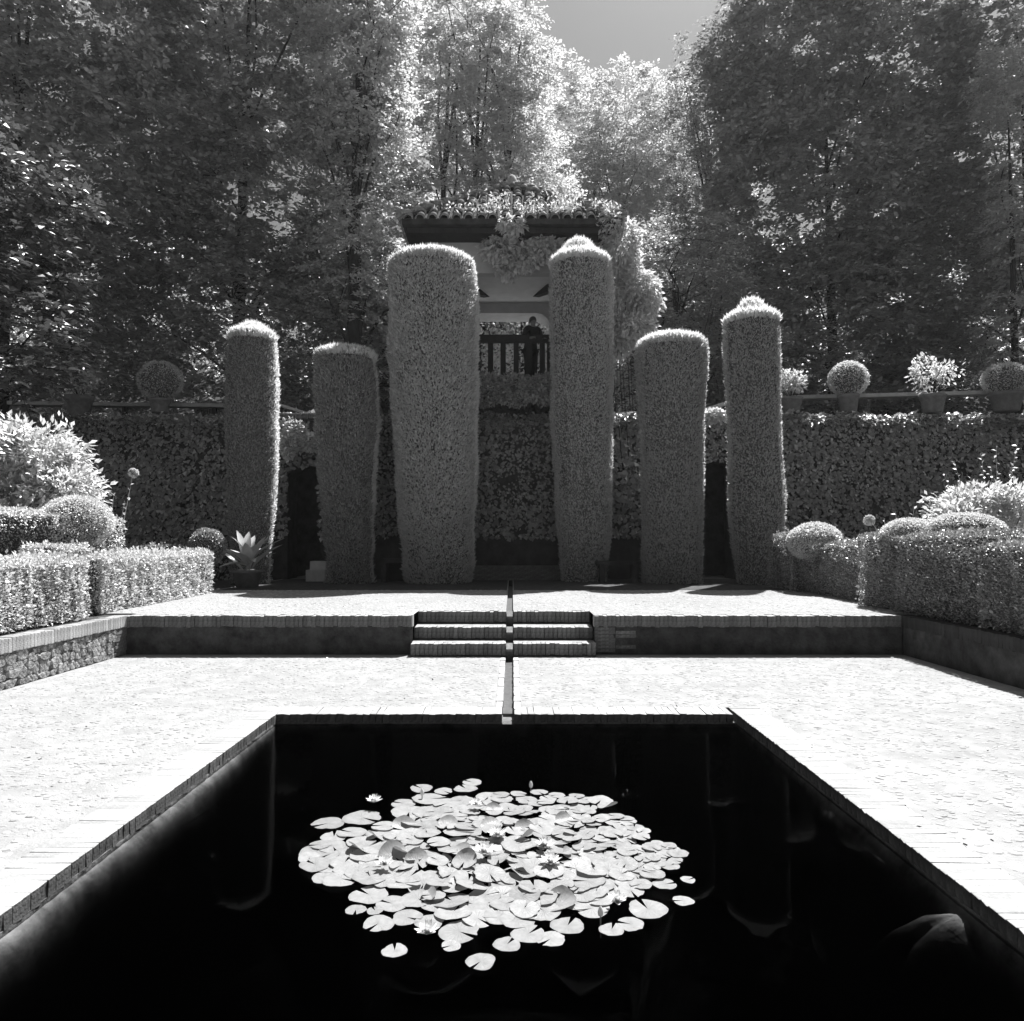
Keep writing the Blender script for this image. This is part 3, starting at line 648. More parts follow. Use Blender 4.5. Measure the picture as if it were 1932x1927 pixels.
# facing -y (towards the garden), slightly bent forward, forearms on the rail
J = {'pel': (0, .05, .92), 'wa': (0, .03, 1.06), 'ch': (0, -.04, 1.27), 'sh': (0, -.07, 1.38), 'nk': (0, -.09, 1.45), 'hb': (0, -.11, 1.53), 'ht': (0, -.11, 1.62)}
vs = [J['pel'], J['wa'], J['ch'], J['sh'], J['nk'], J['hb'], J['ht']]; ra = [(.15, .11), (.13, .10), (.155, .11), (.12, .085), (.052, .052), (.075, .09), (.07, .082)]
ed = [(0, 1), (1, 2), (2, 3), (3, 4), (4, 5), (5, 6)]
for s in (-1, 1):
    b = len(vs); vs += [(s * .10, .05, .85), (s * .10, .02, .49), (s * .10, .06, .09), (s * .11, -.08, .04)]; ra += [.088, .06, .04, .032]; ed += [(0, b), (b, b + 1), (b + 1, b + 2), (b + 2, b + 3)]
    b = len(vs); vs += [(s * .185, -.07, 1.36), (s * .23, -.10, 1.12), (s * .17, -.33, 1.06), (s * .15, -.40, 1.06)]; ra += [.055, .042, .03, (.034, .016)]; ed += [(3, b), (b, b + 1), (b + 1, b + 2), (b + 2, b + 3)]
    for fi in range(4):
        c_ = len(vs); x_ = s * .15 + (fi - 1.5) * .019; vs += [(x_, -.45, 1.065), (x_, -.475 - .006 * (fi in (1, 2)), 1.04)]; ra += [.009, .007]; ed += [(b + 3, c_), (c_, c_ + 1)]
    c_ = len(vs); vs += [(s * .15 - s * .045, -.40, 1.055), (s * .15 - s * .055, -.43, 1.035)]; ra += [.01, .008]; ed += [(b + 3, c_), (c_, c_ + 1)]
skin_obj('body', vs, ed, ra, M['skin'], pr)
# coat: torso and sleeves
cv = [(0, .06, .70), (0, .05, .92), (0, .03, 1.08), (0, -.04, 1.28), (0, -.07, 1.40)]; crr = [(.22, .16), (.19, .145), (.165, .13), (.185, .135), (.12, .09)]; ce = [(0, 1), (1, 2), (2, 3), (3, 4)]
for s in (-1, 1):
    b = len(cv); cv += [(s * .19, -.07, 1.36), (s * .24, -.10, 1.12), (s * .18, -.31, 1.06)]; crr += [.075, .062, .048]; ce += [(4, b), (b, b + 1), (b + 1, b + 2)]
skin_obj('coat', cv, ce, crr, M['cloth'], pr)
tv = [(0, .05, .90)]; te = []; trr = [(.17, .13)]
for s in (-1, 1):
    b = len(tv); tv += [(s * .10, .05, .80), (s * .10, .02, .49), (s * .10, .06, .12)]; trr += [.11, .08, .065]; te += [(0, b), (b, b + 1), (b + 1, b + 2)]
skin_obj('trousers', tv, te, trr, M['cloth'], pr)
m_ = MB(); v = []; 
for a in range(9):
    for q in range(16):
        el_ = R(-20 + 110 * a / 8); t_ = 2 * math.pi * q / 16; rr_ = .098
        v.append((rr_ * .95 * math.cos(el_) * math.cos(t_), -.095 + rr_ * 1.1 * math.cos(el_) * math.sin(t_) + .018, 1.585 + rr_ * 1.05 * math.sin(el_)))
m_.add(v, [(a * 16 + q, a * 16 + (q + 1) % 16, (a + 1) * 16 + (q + 1) % 16, (a + 1) * 16 + q) for a in range(8) for q in range(16)]); m_.build('hair', M['hair'], pr, True)
MB().add([(0, -.215, 1.55), (-.014, -.19, 1.54), (.014, -.19, 1.54), (0, -.19, 1.585)], [(0, 1, 2), (0, 2, 3), (0, 3, 1), (1, 3, 2)]).build('nose', M['skin'], pr)

# ------------------------------------------------------------------ vines, shrubs, hedges
def blob_leaves(ells, n, size, droop=0, up=.6, seed=0, shell=.35, tw=True, wr_=.5, noise=.25):
    """leaves on short twigs over the outer shell of a few ellipsoids"""
    r2 = np.random.default_rng(seed); vol = np.array([(e[3] * e[4] * e[5]) ** (2 / 3) for e in ells]); pr_ = vol / vol.sum(); idx = r2.choice(len(ells), n, p=pr_)
    E = np.array(ells)[idx]; d = unit(r2.normal(size=(n, 3))); rad = (1 - shell * r2.random(n) ** 1.5)
    P = E[:, :3] + d * E[:, 3:6] * rad[:, None]; P += d * (noise * wob(P, 1.6 / max(.3, float(np.mean(E[:, 3:6]))), seed))[:, None] * E[:, 3:6].mean(1)[:, None]
    Nn = SV * up * 1.4 + d * .4 + r2.normal(size=(n, 3)) * .4; A = d + np.array([0, 0, -droop]) + r2.normal(size=(n, 3)) * .6
    L = r2.uniform(size[0], size[1], n); return P, A, Nn, L, L * wr_
def bush(parent, ells, n, size, mat, name='foliage', stems=6, base=None, **kw):
    P, A, Nn, L, W = blob_leaves(ells, n, size, **kw); foliage(name, P, A, Nn, L, W, mat, parent)
    if stems:
        m_ = MB(); b = base or (0, 0, 0); r2 = np.random.default_rng(len(P))
        for q in range(stems):
            e = ells[q % len(ells)]; d = unit(r2.normal(size=3)); tip = np.array(e[:3]) + d * np.array(e[3:6]) * .75; midp = (np.array(b) + tip) / 2 + r2.normal(size=3) * .06
            rr_ = max(.006, np.mean(e[3:6]) * .022); m_.tube([b, midp, tip], [rr_ * 1.6, rr_, rr_ * .4], 5)
        m_.build('stems', M['bark'], parent)
# right-hand vine cascading off the pavilion
t = empty('wisteria_vine', (2.9, 17.4, T), 'sunlit wisteria cascading off the pavilion corner behind the tall column', 'vine')
def rel(t, e): return tuple(np.array(e[:3]) - np.array(t.location)) + tuple(e[3:])
EE = [(xy(1175, 17.6), 17.5, zz(470, 17.6), .45, .5, .7), (xy(1180, 17.6), 17.5, zz(560, 17.6), .55, .5, .8), (xy(1215, 17.4), 17.3, zz(560, 17.4), .45, .45, .55), (xy(1190, 17.2), 17.1, zz(625, 17.2), .6, .5, .35), (xy(1160, 17.4), 17.2, zz(640, 17.2), .4, .4, .4), (xy(1150, 17.6), 17.3, zz(425, 17.3), .35, .4, .3)]
bush(t, [rel(t, e) for e in EE], 9000, (.09, .18), M['shrub'], base=(0, .2, 0), stems=8, droop=.8, wr_=.42, seed=31, noise=.35, shell=.6)
t = empty('hanging_vine', (0, 17.35, T), 'vine hanging from the eaves over the pavilion opening', 'vine')
EE = [(xy(945, 17.3), 17.45, zz(470, 17.4), .45, .25, .35), (xy(985, 17.3), 17.45, zz(480, 17.4), .5, .25, .4), (xy(1030, 17.3), 17.45, zz(468, 17.4), .45, .25, .3), (xy(965, 17.3), 17.1, zz(425, 17.1), .35, .25, .14), (xy(960, 17.3), 17.45, zz(505, 17.4), .25, .2, .25)]
bush(t, [rel(t, e) for e in EE], 3600, (.10, .19), M['shrub'], base=(1.9, .2, 0), stems=0, droop=.9, wr_=.5, seed=32, shell=.7)
t = empty('rear_shrub', (.4, 25.6, UP), 'sunlit leafy shrub seen through the pavilion behind the person', 'shrub')
bush(t, [(-1.6, 0, 3.2, 1.2, .8, 1.5), (.2, .2, 3.6, 1.3, .8, 1.6), (1.8, 0, 3.3, 1.1, .8, 1.5), (0, 0, 1.6, 2.6, .8, 1.2)], 7000, (.10, .19), M['shrub'], stems=8, seed=39, shell=.6)
# foliage shelf below the railing
t = empty('clipped_shelf_hedge', (0, 17.0, UP), 'dim clipped hedge shelf directly below the pavilion railing', 'hedge')
EE = [(x, 0, zz(735, 17) - UP, .6, .5, .32) for x in (-1.3, -.6, .1, .8, 1.5)]
bush(t, EE, 9000, (.05, .1), M['ivy'], stems=0, seed=33, shell=.3, wr_=.8)
# roof weeds
r2 = np.random.default_rng(8); n = 5200
sx_ = r2.uniform(-1.9, RW, n); up_ = r2.random(n) ** 1.9 * .5; clump = wob(np.stack([sx_ * 3, up_ * 4, up_ * 0], 1), 1.2, 4)
keep = (clump > -.25) & (np.abs(sx_) < RW * (1 - up_)) & (r2.random(n) < np.clip(.42 + sx_ * .35, .08, 1)); sx_ = sx_[keep]; up_ = up_[keep]; n = len(sx_)
P = np.stack([sx_, RY0 + (cyr - RY0) * up_, ez + (AP - ez) * up_ + .1 + r2.uniform(0, .27, n) * (.4 + .6 * r2.random(n))], 1)
foliage('roof_weeds', P, np.array([0, 0, .8]) + r2.normal(size=(n, 3)) * .8, r2.normal(size=(n, 3)), r2.uniform(.05, .12, n), r2.uniform(.02, .05, n), M['shrub'])
tag(bpy.data.objects['roof_weeds'], 'bright succulent weeds growing among the roof tiles', 'weeds')

def hedge(name, x0, x1, y0, y1, z0, z1, label, n, seed, mat='box', size=(.02, .04), rz=0, dome=0.0, lump=.03):
    cx_, cy_ = (x0 + x1) / 2, (y0 + y1) / 2; hx_, hy_ = (x1 - x0) / 2, (y1 - y0) / 2; Hh = z1 - z0
    t = empty(name, (cx_, cy_, z0), label, 'hedge', rz=rz); r2 = np.random.default_rng(seed)
    a = np.array([2 * hx_ * Hh, 2 * hx_ * Hh, 2 * hy_ * Hh, 2 * hy_ * Hh, 4 * hx_ * hy_]); fc = r2.choice(5, n, p=a / a.sum())
    u = r2.uniform(-1, 1, n); v = r2.random(n); vv = r2.uniform(-1, 1, n)
    P = np.zeros((n, 3)); D = np.zeros((n, 3))
    for s, ax in ((0, 0), (1, 0), (2, 1), (3, 1)):
        m = fc == s; sg = -1 if s in (0, 2) else 1
        if ax == 0: P[m] = np.stack([u[m] * hx_, np.full(m.sum(), sg * hy_), v[m] * Hh], 1); D[m] = (0, sg, .1)
        else: P[m] = np.stack([np.full(m.sum(), sg * hx_), u[m] * hy_, v[m] * Hh], 1); D[m] = (sg, 0, .1)
    m = fc == 4; P[m] = np.stack([u[m] * hx_, vv[m] * hy_, np.full(m.sum(), Hh)], 1); D[m] = (0, 0, 1)
    # round the corners, uneven clipping
    q = np.stack([P[:, 0] / hx_, P[:, 1] / hy_], 1); P[:, 2] += dome * (1 - np.clip(q[:, 0] ** 2 + q[:, 1] ** 2, 0, 1)) * (P[:, 2] / Hh) ** 4
    ex = np.clip(np.abs(q[:, 0]) * 1.0 - .0, 0, 1) ** 8 * (P[:, 2] / Hh) ** 10; P[:, 2] -= .05 * ex
    W_ = P + np.array([cx_, cy_, 0]); P += D * (lump * wob(W_, 2.3, seed) + .014 * wob(W_, 9, seed))[:, None]
    crev = wob(W_ * np.array([1, 1, .35]), 3.2, seed + 3)
    P -= D * (np.clip(crev - .25, 0, 1) * .09)[:, None]
    P -= D * r2.uniform(0, .03, (n, 1))
    A = D * .7 + np.array([0, 0, .35]) + r2.normal(size=(n, 3)) * .55; Nn = D * .4 + SV * .9 + r2.normal(size=(n, 3)) * .5
    L = r2.uniform(size[0], size[1], n); stray = r2.random(n) < .03; P[stray] += D[stray] * r2.uniform(.01, .05, (stray.sum(), 1)); L[stray] *= 1.6; foliage('foliage', P, A, Nn, L, L * .6, M[mat], t)
    s_ = .055; MB().box(-hx_ + s_ + lump, hx_ - s_ - lump, -hy_ + s_ + lump, hy_ - s_ - lump, 0, Hh - s_ - lump).build('branch_core', M['twig'], t)
    return t
def ball(name, c, r3, label, n, seed, size=(.016, .03), mat='box', noise=.04):
    t = empty(name, (c[0], c[1], c[2] - r3[2]), label, 'clipped shrub')
    P, A, Nn, L, W = blob_leaves([(0, 0, r3[2]) + tuple(r3)], n, size, seed=seed, shell=.10, wr_=.6, noise=noise); foliage('foliage', P, A, Nn, L, W, M[mat], t)
    MB().lathe([(max(.001, math.sin(a)) * r3[0] * .88, r3[2] * (1 - math.cos(a) * .88)) for a in np.linspace(0, math.pi, 10)], 16).build('branch_core', M['twig'], t, True); return t

# left hedges (sunlit)
HZ = 1.36
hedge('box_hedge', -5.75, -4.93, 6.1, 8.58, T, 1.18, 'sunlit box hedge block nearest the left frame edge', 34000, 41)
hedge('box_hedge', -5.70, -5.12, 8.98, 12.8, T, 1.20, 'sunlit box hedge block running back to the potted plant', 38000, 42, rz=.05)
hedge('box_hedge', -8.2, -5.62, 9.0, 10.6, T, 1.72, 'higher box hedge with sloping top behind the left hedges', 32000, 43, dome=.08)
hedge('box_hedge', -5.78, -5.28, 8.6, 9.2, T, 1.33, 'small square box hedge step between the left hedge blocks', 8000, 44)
hedge('box_hedge', -9.5, -6.4, 14.4, 14.9, T, zz(1030, 14.6), 'long low hedge in shade before the left ivy wall', 9000, 45, mat='ivy', size=(.03, .05))
ball('box_mound', (-5.72, 9.6, 1.62), (.42, .5, .34), 'rounded glowing box mound above the left hedges', 12000, 46)
ball('box_ball', (xy(392, 13.6), 13.6, zz(1032, 13.6)), (.32, .3, .33), 'dim rounded shrub behind the far end of the left hedge', 4000, 47, size=(.03, .05), mat='ivy')
t = empty('flowering_shrub', (-7.6, 11.3, T), 'large loose sunlit shrub with long leaves at the left edge', 'shrub')
EE = [(xy(70, 11.3), 11.3, zz(870, 11.3), .8, .6, .5), (xy(130, 11.3), 11.1, zz(925, 11.3), .5, .5, .42), (xy(30, 11.3), 11.1, zz(935, 11.1), .8, .5, .45), (xy(20, 11.3), 11.4, zz(825, 11.3), .42, .4, .3)]
bush(t, [rel(t, e) for e in EE], 9000, (.07, .16), M['shrub'], stems=14, seed=48, droop=.1, wr_=.4, shell=.75, noise=.5)
def spray(name, base, tips, label, nl, size, flower=None, cat='plant', mat='shrub'):
    t = empty(name, base, label, cat); m_ = MB(); Ps = []; As = []; b = np.array(base)
    for tip in tips:
        tip = np.array(tip) - b; mid_ = tip * .5 + np.array([rng.normal(0, .04), 0, .06]); m_.tube([(0, 0, 0), mid_, tip], [.008, .006, .003], 5)
        for q in range(nl):
            s_ = .35 + .65 * (q + .5) / nl; p = (mid_ * 2 * s_ if s_ < .5 else mid_ + (tip - mid_) * (s_ - .5) * 2); Ps.append(p); As.append(unit(tip) * .4 + rng.normal(size=3) * .8)
    m_.build('stems', M['shrub'], t); Ps = np.array(Ps); n = len(Ps); L = rng.uniform(size[0], size[1], n)
    foliage('leaves', Ps, np.array(As), np.array([0, -.3, 1]) + rnd(n, .4), L, L * .5, M[mat], t)
    if flower is not None:
        f = np.array(flower) - b; n = 160; d = unit(rnd(n) + [0, 0, .4]); o = foliage('blossom', f + d * .035, d + rnd(n, .5), SV * 1.2 + rnd(n, .4), np.full(n, .055), np.full(n, .05), M['petal'], t); o['kind'] = 'stuff'
    return t
Y_ = 11.5
spray('rose_stem', (xy(205, Y_), Y_, T), [tuple(at(250, 897, Y=Y_)), tuple(at(215, 930, Y=Y_)), tuple(at(235, 945, Y=Y_))], 'thin rose stem with a single white bloom against the left ivy', 12, (.05, .1), at(252, 893, Y=Y_), 'rose')

# right hedges (shaded faces, bright tops)
hedge('box_hedge', 4.80, 5.75, 5.6, 7.55, T, zz(1020, 6.7), 'tall box hedge block nearest the right frame edge', 26000, 51, mat='box_shaded')
hedge('box_hedge', 4.86, 5.8, 7.56, 10.3, T, zz(1003, 8.2), 'shaded box hedge block with raised top in the middle right', 30000, 52, mat='box_shaded')
hedge('box_hedge', 5.15, 5.95, 10.4, 13.3, T, zz(1021, 11.4), 'farthest low box hedge block on the right', 22000, 53, mat='box_shaded')
hedge('box_hedge', 5.75, 8.4, 7.9, 8.7, T, zz(998, 8.2), 'box hedge crossing behind the nearest right hedge', 16000, 54, mat='box_shaded')
hedge('box_hedge', 4.98, 5.9, 13.0, 14.3, T, zz(1004, 13), 'low hedge block at the foot of the rightmost column', 13000, 59, mat='box_shaded')
ball('box_mound', (xy(1535, 12.9), 12.9, zz(1022, 12.9)), (.42, .6, .32), 'rounded bushy shrub at the far end of the right hedge', 11000, 55, size=(.025, .05))
ball('box_dome', (xy(1718, 9.6), 9.6, zz(1010, 9.6)), (.36, .36, .22), 'smaller smooth box dome rising behind the right hedge', 9000, 56)
ball('box_dome', (xy(1818, 9.2), 9.2, zz(1005, 9.2)), (.48, .42, .25), 'larger smooth box dome rising behind the right hedge', 11000, 57)
t = empty('leafy_shrub', (xy(1860, 10.4), 10.6, T), 'loose sunlit shrub behind the box domes at right', 'shrub')
EE = [(xy(1850, 10.5), 10.6, zz(955, 10.5), .55, .4, .28), (xy(1915, 10.5), 10.5, zz(960, 10.5), .45, .4, .28), (xy(1795, 10.5), 10.5, zz(975, 10.5), .35, .35, .2)]
bush(t, [rel(t, e) for e in EE], 3400, (.06, .12), M['shrub'], stems=10, seed=58, wr_=.45, shell=.8, noise=.45)
Y_ = 10.6
spray('rose_stem', (xy(1700, Y_), Y_, T), [tuple(at(1645, 985, Y=Y_)), tuple(at(1690, 965, Y=Y_)), tuple(at(1725, 955, Y=Y_)), tuple(at(1668, 978, Y=Y_))], 'straggling rose stems above the small right box dome', 9, (.04, .08), at(1640, 982, Y=Y_), 'rose')
Y_ = 15.5
spray('climbing_shrub', (xy(1880, Y_), Y_, T), [tuple(at(x, y, Y=Y_)) for x, y in ((1780, 895), (1800, 870), (1850, 850), (1880, 840), (1920, 830), (1830, 900), (1910, 880), (1870, 880))], 'light leaved climber against the right ivy wall', 22, (.06, .12), None, 'climber')

# ------------------------------------------------------------------ rails and pots on the upper level
def rail(name, pts, wd, ht, label, mat, posts=(), zb=UP, cat='railing'):
    p0 = pts[0]; t = empty(name, tuple(p0), label, cat); m_ = MB()
    for a, b in zip(pts[:-1], pts[1:]): m_.beam(np.array(a) - p0, np.array(b) - p0, wd, ht)
    m_.build('handrail', mat, t)
    for p in posts: q = np.array(p) - p0; MB().box(q[0] - .05, q[0] + .05, q[1] - .05, q[1] + .05, zb - p0[2], q[2] - ht / 2 - .002).build('post', M['wood'], t)
    return t
a = at(1440, 753, Y=18.6); b = at(1875, 741, Y=17.9); b2 = at(2050, 738, Y=17.6)
rail('stone_rail', [a, b2], .32, .09, 'pale flat rail behind the right row of flower pots', M['stone'], [a + (b2 - a) * s for s in (.05, .3, .55, .8)])
a = at(425, 767, Y=18.6); b = at(20, 762, Y=18.4)
rail('stone_rail', [a, b], .3, .09, 'dim flat rail in shade behind the left flower pots', M['stone'], [a + (b - a) * s for s in (.05, .47, .9)])
rail('stair_rail', [at(520, 762, Y=18.2), at(594, 785, Y=18.2)], .08, .07, 'sloping handrail between the two left cypress columns', M['stone'], [at(530, 765, Y=18.2)], UP - .2)
rail('stair_rail', [at(1325, 776, Y=18.0), at(1400, 752, Y=18.0)], .14, .1, 'bright sloping handrail between the two right cypress columns', M['stone'], [at(1370, 762, Y=18.0)], UP - .2)
# brick-topped parapet catching sun between the left columns
t = empty('parapet', (-5.2, 17.2, UP - .35), 'short brick topped parapet between the two left cypress columns', 'parapet')
MB().box(-.8, .75, -.1, .25, 0, .3).build('parapet_body', M['wall'], t)
for q in range(28): o = link('brick', copx[q % 6], t, (-.79 + q * .055, -.13, .3 + rng.normal(0, .004)))
EE = [(xy(550, 17) + 5.2, -.15, zz(812, 17) - UP + .35, .35, .2, .25), (xy(580, 17) + 5.2, -.15, zz(835, 17) - UP + .35, .3, .18, .2)]
t = empty('hanging_plant', (-5.2, 17.2, UP - .35), 'sunlit trailing plant spilling over the left parapet', 'plant'); bush(t, EE + [(xy(545, 17) + 5.2, -.3, zz(840, 17) - UP + .35, .2, .15, .35)], 3200, (.06, .12), M['shrub'], stems=0, seed=61, wr_=.7, shell=.8)
t = empty('hanging_plant', (xy(1348, 17), 17.1, UP - .35), 'sunlit trailing plant beside the right sloping handrail', 'plant'); bush(t, [(0, -.1, zz(785, 17) - UP + .35, .4, .25, .14)], 1300, (.05, .11), M['shrub'], stems=0, seed=62, wr_=.7, shell=.8)

def pot(x_l, x_r, ytop, ybot, Y, label, plant, cat='potted plant', seed=0, dark=False):
    r_ = (x_r - x_l) / 2 / F * Y; z0 = zz(ybot, Y); h = zz(ytop, Y) - z0; t = empty('potted_plant', (xy((x_l + x_r) / 2, Y), Y, z0), label, cat, 'potted plants along the top of the ivy walls')
    MB().lathe([(.001, 0), (r_ * .68, 0), (r_ * .72, .02), (r_ * .93, h * .80), (r_ * 1.02, h * .81), (r_ * 1.03, h * .97), (r_ * .98, h), (r_ * .88, h * .99), (r_ * .85, h * .86), (.001, h * .86)], 24).build('pot', M['pot'], t, True)
    kind, pr, ph = plant; zr = h * .86
    if kind == 'ball':
        P, A, Nn, L, W = blob_leaves([(0, 0, zr + ph * .52, pr, pr, ph * .5)], 4500, (.025, .05), seed=seed, shell=.1, noise=.05, wr_=.6); foliage('foliage', P, A, Nn, L, W, M['box'], t)
        MB().lathe([(max(.001, math.sin(a)) * pr * .87, zr + ph * .52 - math.cos(a) * ph * .43) for a in np.linspace(0, math.pi, 10)], 14).build('branch_core', M['twig'], t, True)
        MB().tube([(0, 0, zr - .01), (0, 0, zr + ph * .3)], [.02, .018], 6).build('stem', M['bark'], t)
    else:
        bush(t, [(0, 0, zr + ph * .55, pr, pr, ph * .42), (-pr * .45, 0, zr + ph * .75, pr * .5, pr * .5, ph * .25), (pr * .5, 0, zr + ph * .7, pr * .5, pr * .5, ph * .25)], 750, (.06, .13), M['shrub'], base=(0, 0, zr), stems=12, seed=seed, shell=.85, wr_=.45, noise=.4)
    return t
pot(1474, 1518, 751, 779, 17.6, 'small terracotta pot with loose bright shrub beside the rightmost column', ('loose', .38, .72), seed=71)
pot(1586, 1625, 745, 781, 17.6, 'terracotta pot with a clipped round ball standing on the right wall', ('ball', .44, .86), seed=72)
pot(1742, 1789, 745, 780, 17.5, 'wide terracotta pot with tall loose bright shrub on the right wall', ('loose', .60, .95), seed=73)
pot(1875, 1936, 741, 777, 17.4, 'largest terracotta pot with clipped round shrub at the right frame edge', ('ball', .50, .74), seed=74)
pot(118, 168, 748, 790, 17.5, 'dark pot with upright shrub in shade near the left frame edge', ('loose', .35, .75), seed=75)
pot(277, 316, 753, 780, 17.6, 'terracotta pot with tall clipped ball in shade on the left wall', ('ball', .50, .95), seed=76)
ball('box_ball', (xy(382, 19), 19.3, zz(770, 19)), (.35, .3, .22), 'low dark clipped mound behind the left rail', 2500, 77, size=(.03, .05), mat='ivy')
ball('box_ball', (xy(1630, 19), 19.6, zz(752, 19)), (.5, .4, .4), 'dark clipped mound behind the right rail beside the ball pot', 2500, 78, size=(.03, .05), mat='ivy')

# big-leaved plant in a pot at the left column's foot
Y_ = 14.3; z0 = T; r_ = 28 / F * Y_
t = empty('potted_plant', (xy(468, Y_), Y_, z0), 'terracotta pot with large glossy spear leaves before the leftmost column', 'potted plant')
hp = zz(1075, Y_) - z0
MB().lathe([(.001, 0), (r_ * .7, 0), (r_ * .95, hp * .82), (r_ * 1.05, hp * .83), (r_ * 1.05, hp), (r_ * .9, hp), (r_ * .86, hp * .88), (.001, hp * .88)], 24).build('pot', M['pot'], t, True)
def blade(L, W, bend, mat):
    v = []; f = []; n_ = 7
    for q in range(n_ + 1):
        s_ = q / n_; wv = W * math.sin(math.pi * min(1, s_ * .92 + .08)) ** .8 * (1 if q < n_ else 0.03); zq = -bend * s_ ** 2 * L; 
        v += [(-wv / 2, s_ * L, zq + wv * .18), (0, s_ * L, zq), (wv / 2, s_ * L, zq + wv * .18)]
    for q in range(n_): f += [(q * 3, q * 3 + 1, q * 3 + 4, q * 3 + 3), (q * 3 + 1, q * 3 + 2, q * 3 + 5, q * 3 + 4)]
    return MB().add(v, f).mesh('leaf', mat, True)
bl = [blade(.5, .13, .25, M['shrub']), blade(.42, .16, .5, M['shrub']), blade(.6, .10, .15, M['shrub'])]
for q in range(24):
    o = link('leaf', bl[q % 3], t, (rng.normal(0, .05), rng.normal(0, .05), hp * .9 + rng.uniform(0, .2))); o.rotation_euler = (R(rng.uniform(10, 78)) if q > 5 else R(rng.uniform(60, 85)), 0, 2 * math.pi * q * .382); s_ = rng.uniform(1.1, 1.55); o.scale = (s_, s_, s_)

# ------------------------------------------------------------------ water lilies
def pad_mesh(seed, curl):
    r2 = np.random.default_rng(seed); n = 22; notch = .16; v = [(0, 0, 0)]; f = []
    for ring, rr_ in enumerate((.5, .85, 1)):
        for q in range(n):
            a = notch + (2 * math.pi - 2 * notch) * q / (n - 1); rad = rr_ * (1 + .05 * math.sin(3 * a + seed) + (.03 * r2.normal() if ring == 2 else 0))
            if q in (0, n - 1): rad *= .96
            z = curl[0] * rr_ ** 3 * max(0, math.cos(a - curl[1])) ** 2 + .03 * math.sin(a * 5 + seed) * rr_ ** 3 * .5
            v.append((rad * math.cos(a), rad * math.sin(a), z))
    for q in range(n - 1):
        f.append((0, 1 + q, 2 + q))
        for r_ in (0, 1): f.append((1 + r_ * n + q, 1 + (r_ + 1) * n + q, 2 + (r_ + 1) * n + q, 2 + r_ * n + q))
    return MB().add(v, f).mesh('lily_pad', M['pad'], True)
pads = [pad_mesh(s, (0.02, 0)) for s in range(6)] + [pad_mesh(7, (.45, 1)), pad_mesh(8, (.7, 3)), pad_mesh(9, (.6, 5))]
def lp(zx, zy): return at(541 + .42 * zx, 1445 + .42 * zy, z=WZ)
placed = []
def put_pad(P, r_, label, mesh=None, z=.006, tilt=1.5, group=None):
    o = link('lily_pad', mesh or pads[int(rng.integers(6))], None, (P[0], P[1], WZ + z)); o.scale = (r_, r_, r_)
    o.rotation_euler = (R(rng.normal(0, tilt)), R(rng.normal(0, tilt)), rng.uniform(0, 6.28)); tag(o, label, 'lily pad', group); placed.append((P[0], P[1], r_)); return o
outl = [(185, 265, 143, 'lone round lily pad at the far left tip of the raft'), (605, 107, 98, 'small pad floating alone behind the raft, left of the topmost pads'), (705, 120, 80, 'tiny pad at the back left between two larger ones'),
        (835, 80, 85, 'topmost lily pad at the very back of the raft'), (803, 108, 105, 'pad tucked directly below the topmost one'), (1803, 520, 65, 'smallest oval pad drifting off the right side'),
        (1780, 615, 95, 'ragged pad on a visible stem at the far right'), (1698, 540, 108, 'heart shaped pad at the right edge above the ragged one'), (1460, 745, 110, 'notched pad at the front right below the flower'),
        (1545, 720, 115, 'lumpy pad touching the notched front right one'), (1185, 788, 130, 'broad pad at the front centre right overlapping its neighbour'), (1262, 727, 150, 'large smooth notched pad at front right of the raft'),
        (990, 812, 122, 'front centre pad with scalloped edge'), (1085, 765, 150, 'wide pad between the scalloped and broad front pads'), (485, 840, 112, 'lone pad at the front left beside the open flower'),
        (870, 890, 132, 'frontmost star shaped pad closest to the viewer'), (738, 818, 86, 'small angular pad right of the front open flower'), (412, 718, 135, 'oval pad at lower left with narrow notch'),
        (640, 712, 130, 'pad just behind the front open flower'), (540, 690, 135, 'pad between the oval lower left one and the front flower'), (475, 628, 140, 'pad at left overlapping the big oval above it'),
        (370, 588, 170, 'big oval pad at the left front edge of the raft'), (397, 660, 75, 'tiny pad wedged under the left front pads'), (310, 656, 95, 'curled narrow pad furthest out at lower left'),
        (165, 512, 105, 'thin pad at the left edge under the others'), (1722, 456, 85, 'small pad at the right edge of the raft'), (1410, 162, 115, 'pad at the back right corner of the raft'),
        (1622, 652, 172, 'large pad right of the front right flower'), (1370, 650, 160, 'large pad left of the front right flower'), (132, 392, 150, 'leftmost large pad of the raft edge'), (340, 240, 172, 'broad pad below the back left flower'),
        (645, 155, 160, 'large pad with a bud at the back left'), (550, 215, 165, 'wide pad in the back left of the raft'), (525, 175, 110, 'small pad behind the wide back left one'), (775, 755, 180, 'large flat pad at the front left centre')]
for zx, zy, wpx, lab in outl:
    P = lp(zx, zy); put_pad(P, wpx * .42 / 2 / F * P[1], lab, z=.008)
poly = [(90, 400), (230, 310), (480, 270), (640, 190), (900, 140), (1180, 130), (1400, 150), (1520, 230), (1680, 330), (1760, 400), (1740, 460), (1620, 520), (1590, 590), (1420, 620), (1200, 660), (1010, 720), (850, 720), (760, 690), (560, 620), (500, 540), (250, 530), (100, 460)]
def inside(x, y):
    c_ = False; n_ = len(poly)
    for q in range(n_):
        x1, y1 = poly[q]; x2, y2 = poly[(q + 1) % n_]
        if (y1 > y) != (y2 > y) and x < (x2 - x1) * (y - y1) / (y2 - y1) + x1: c_ = not c_
    return c_
cnt = 0; tries = 0
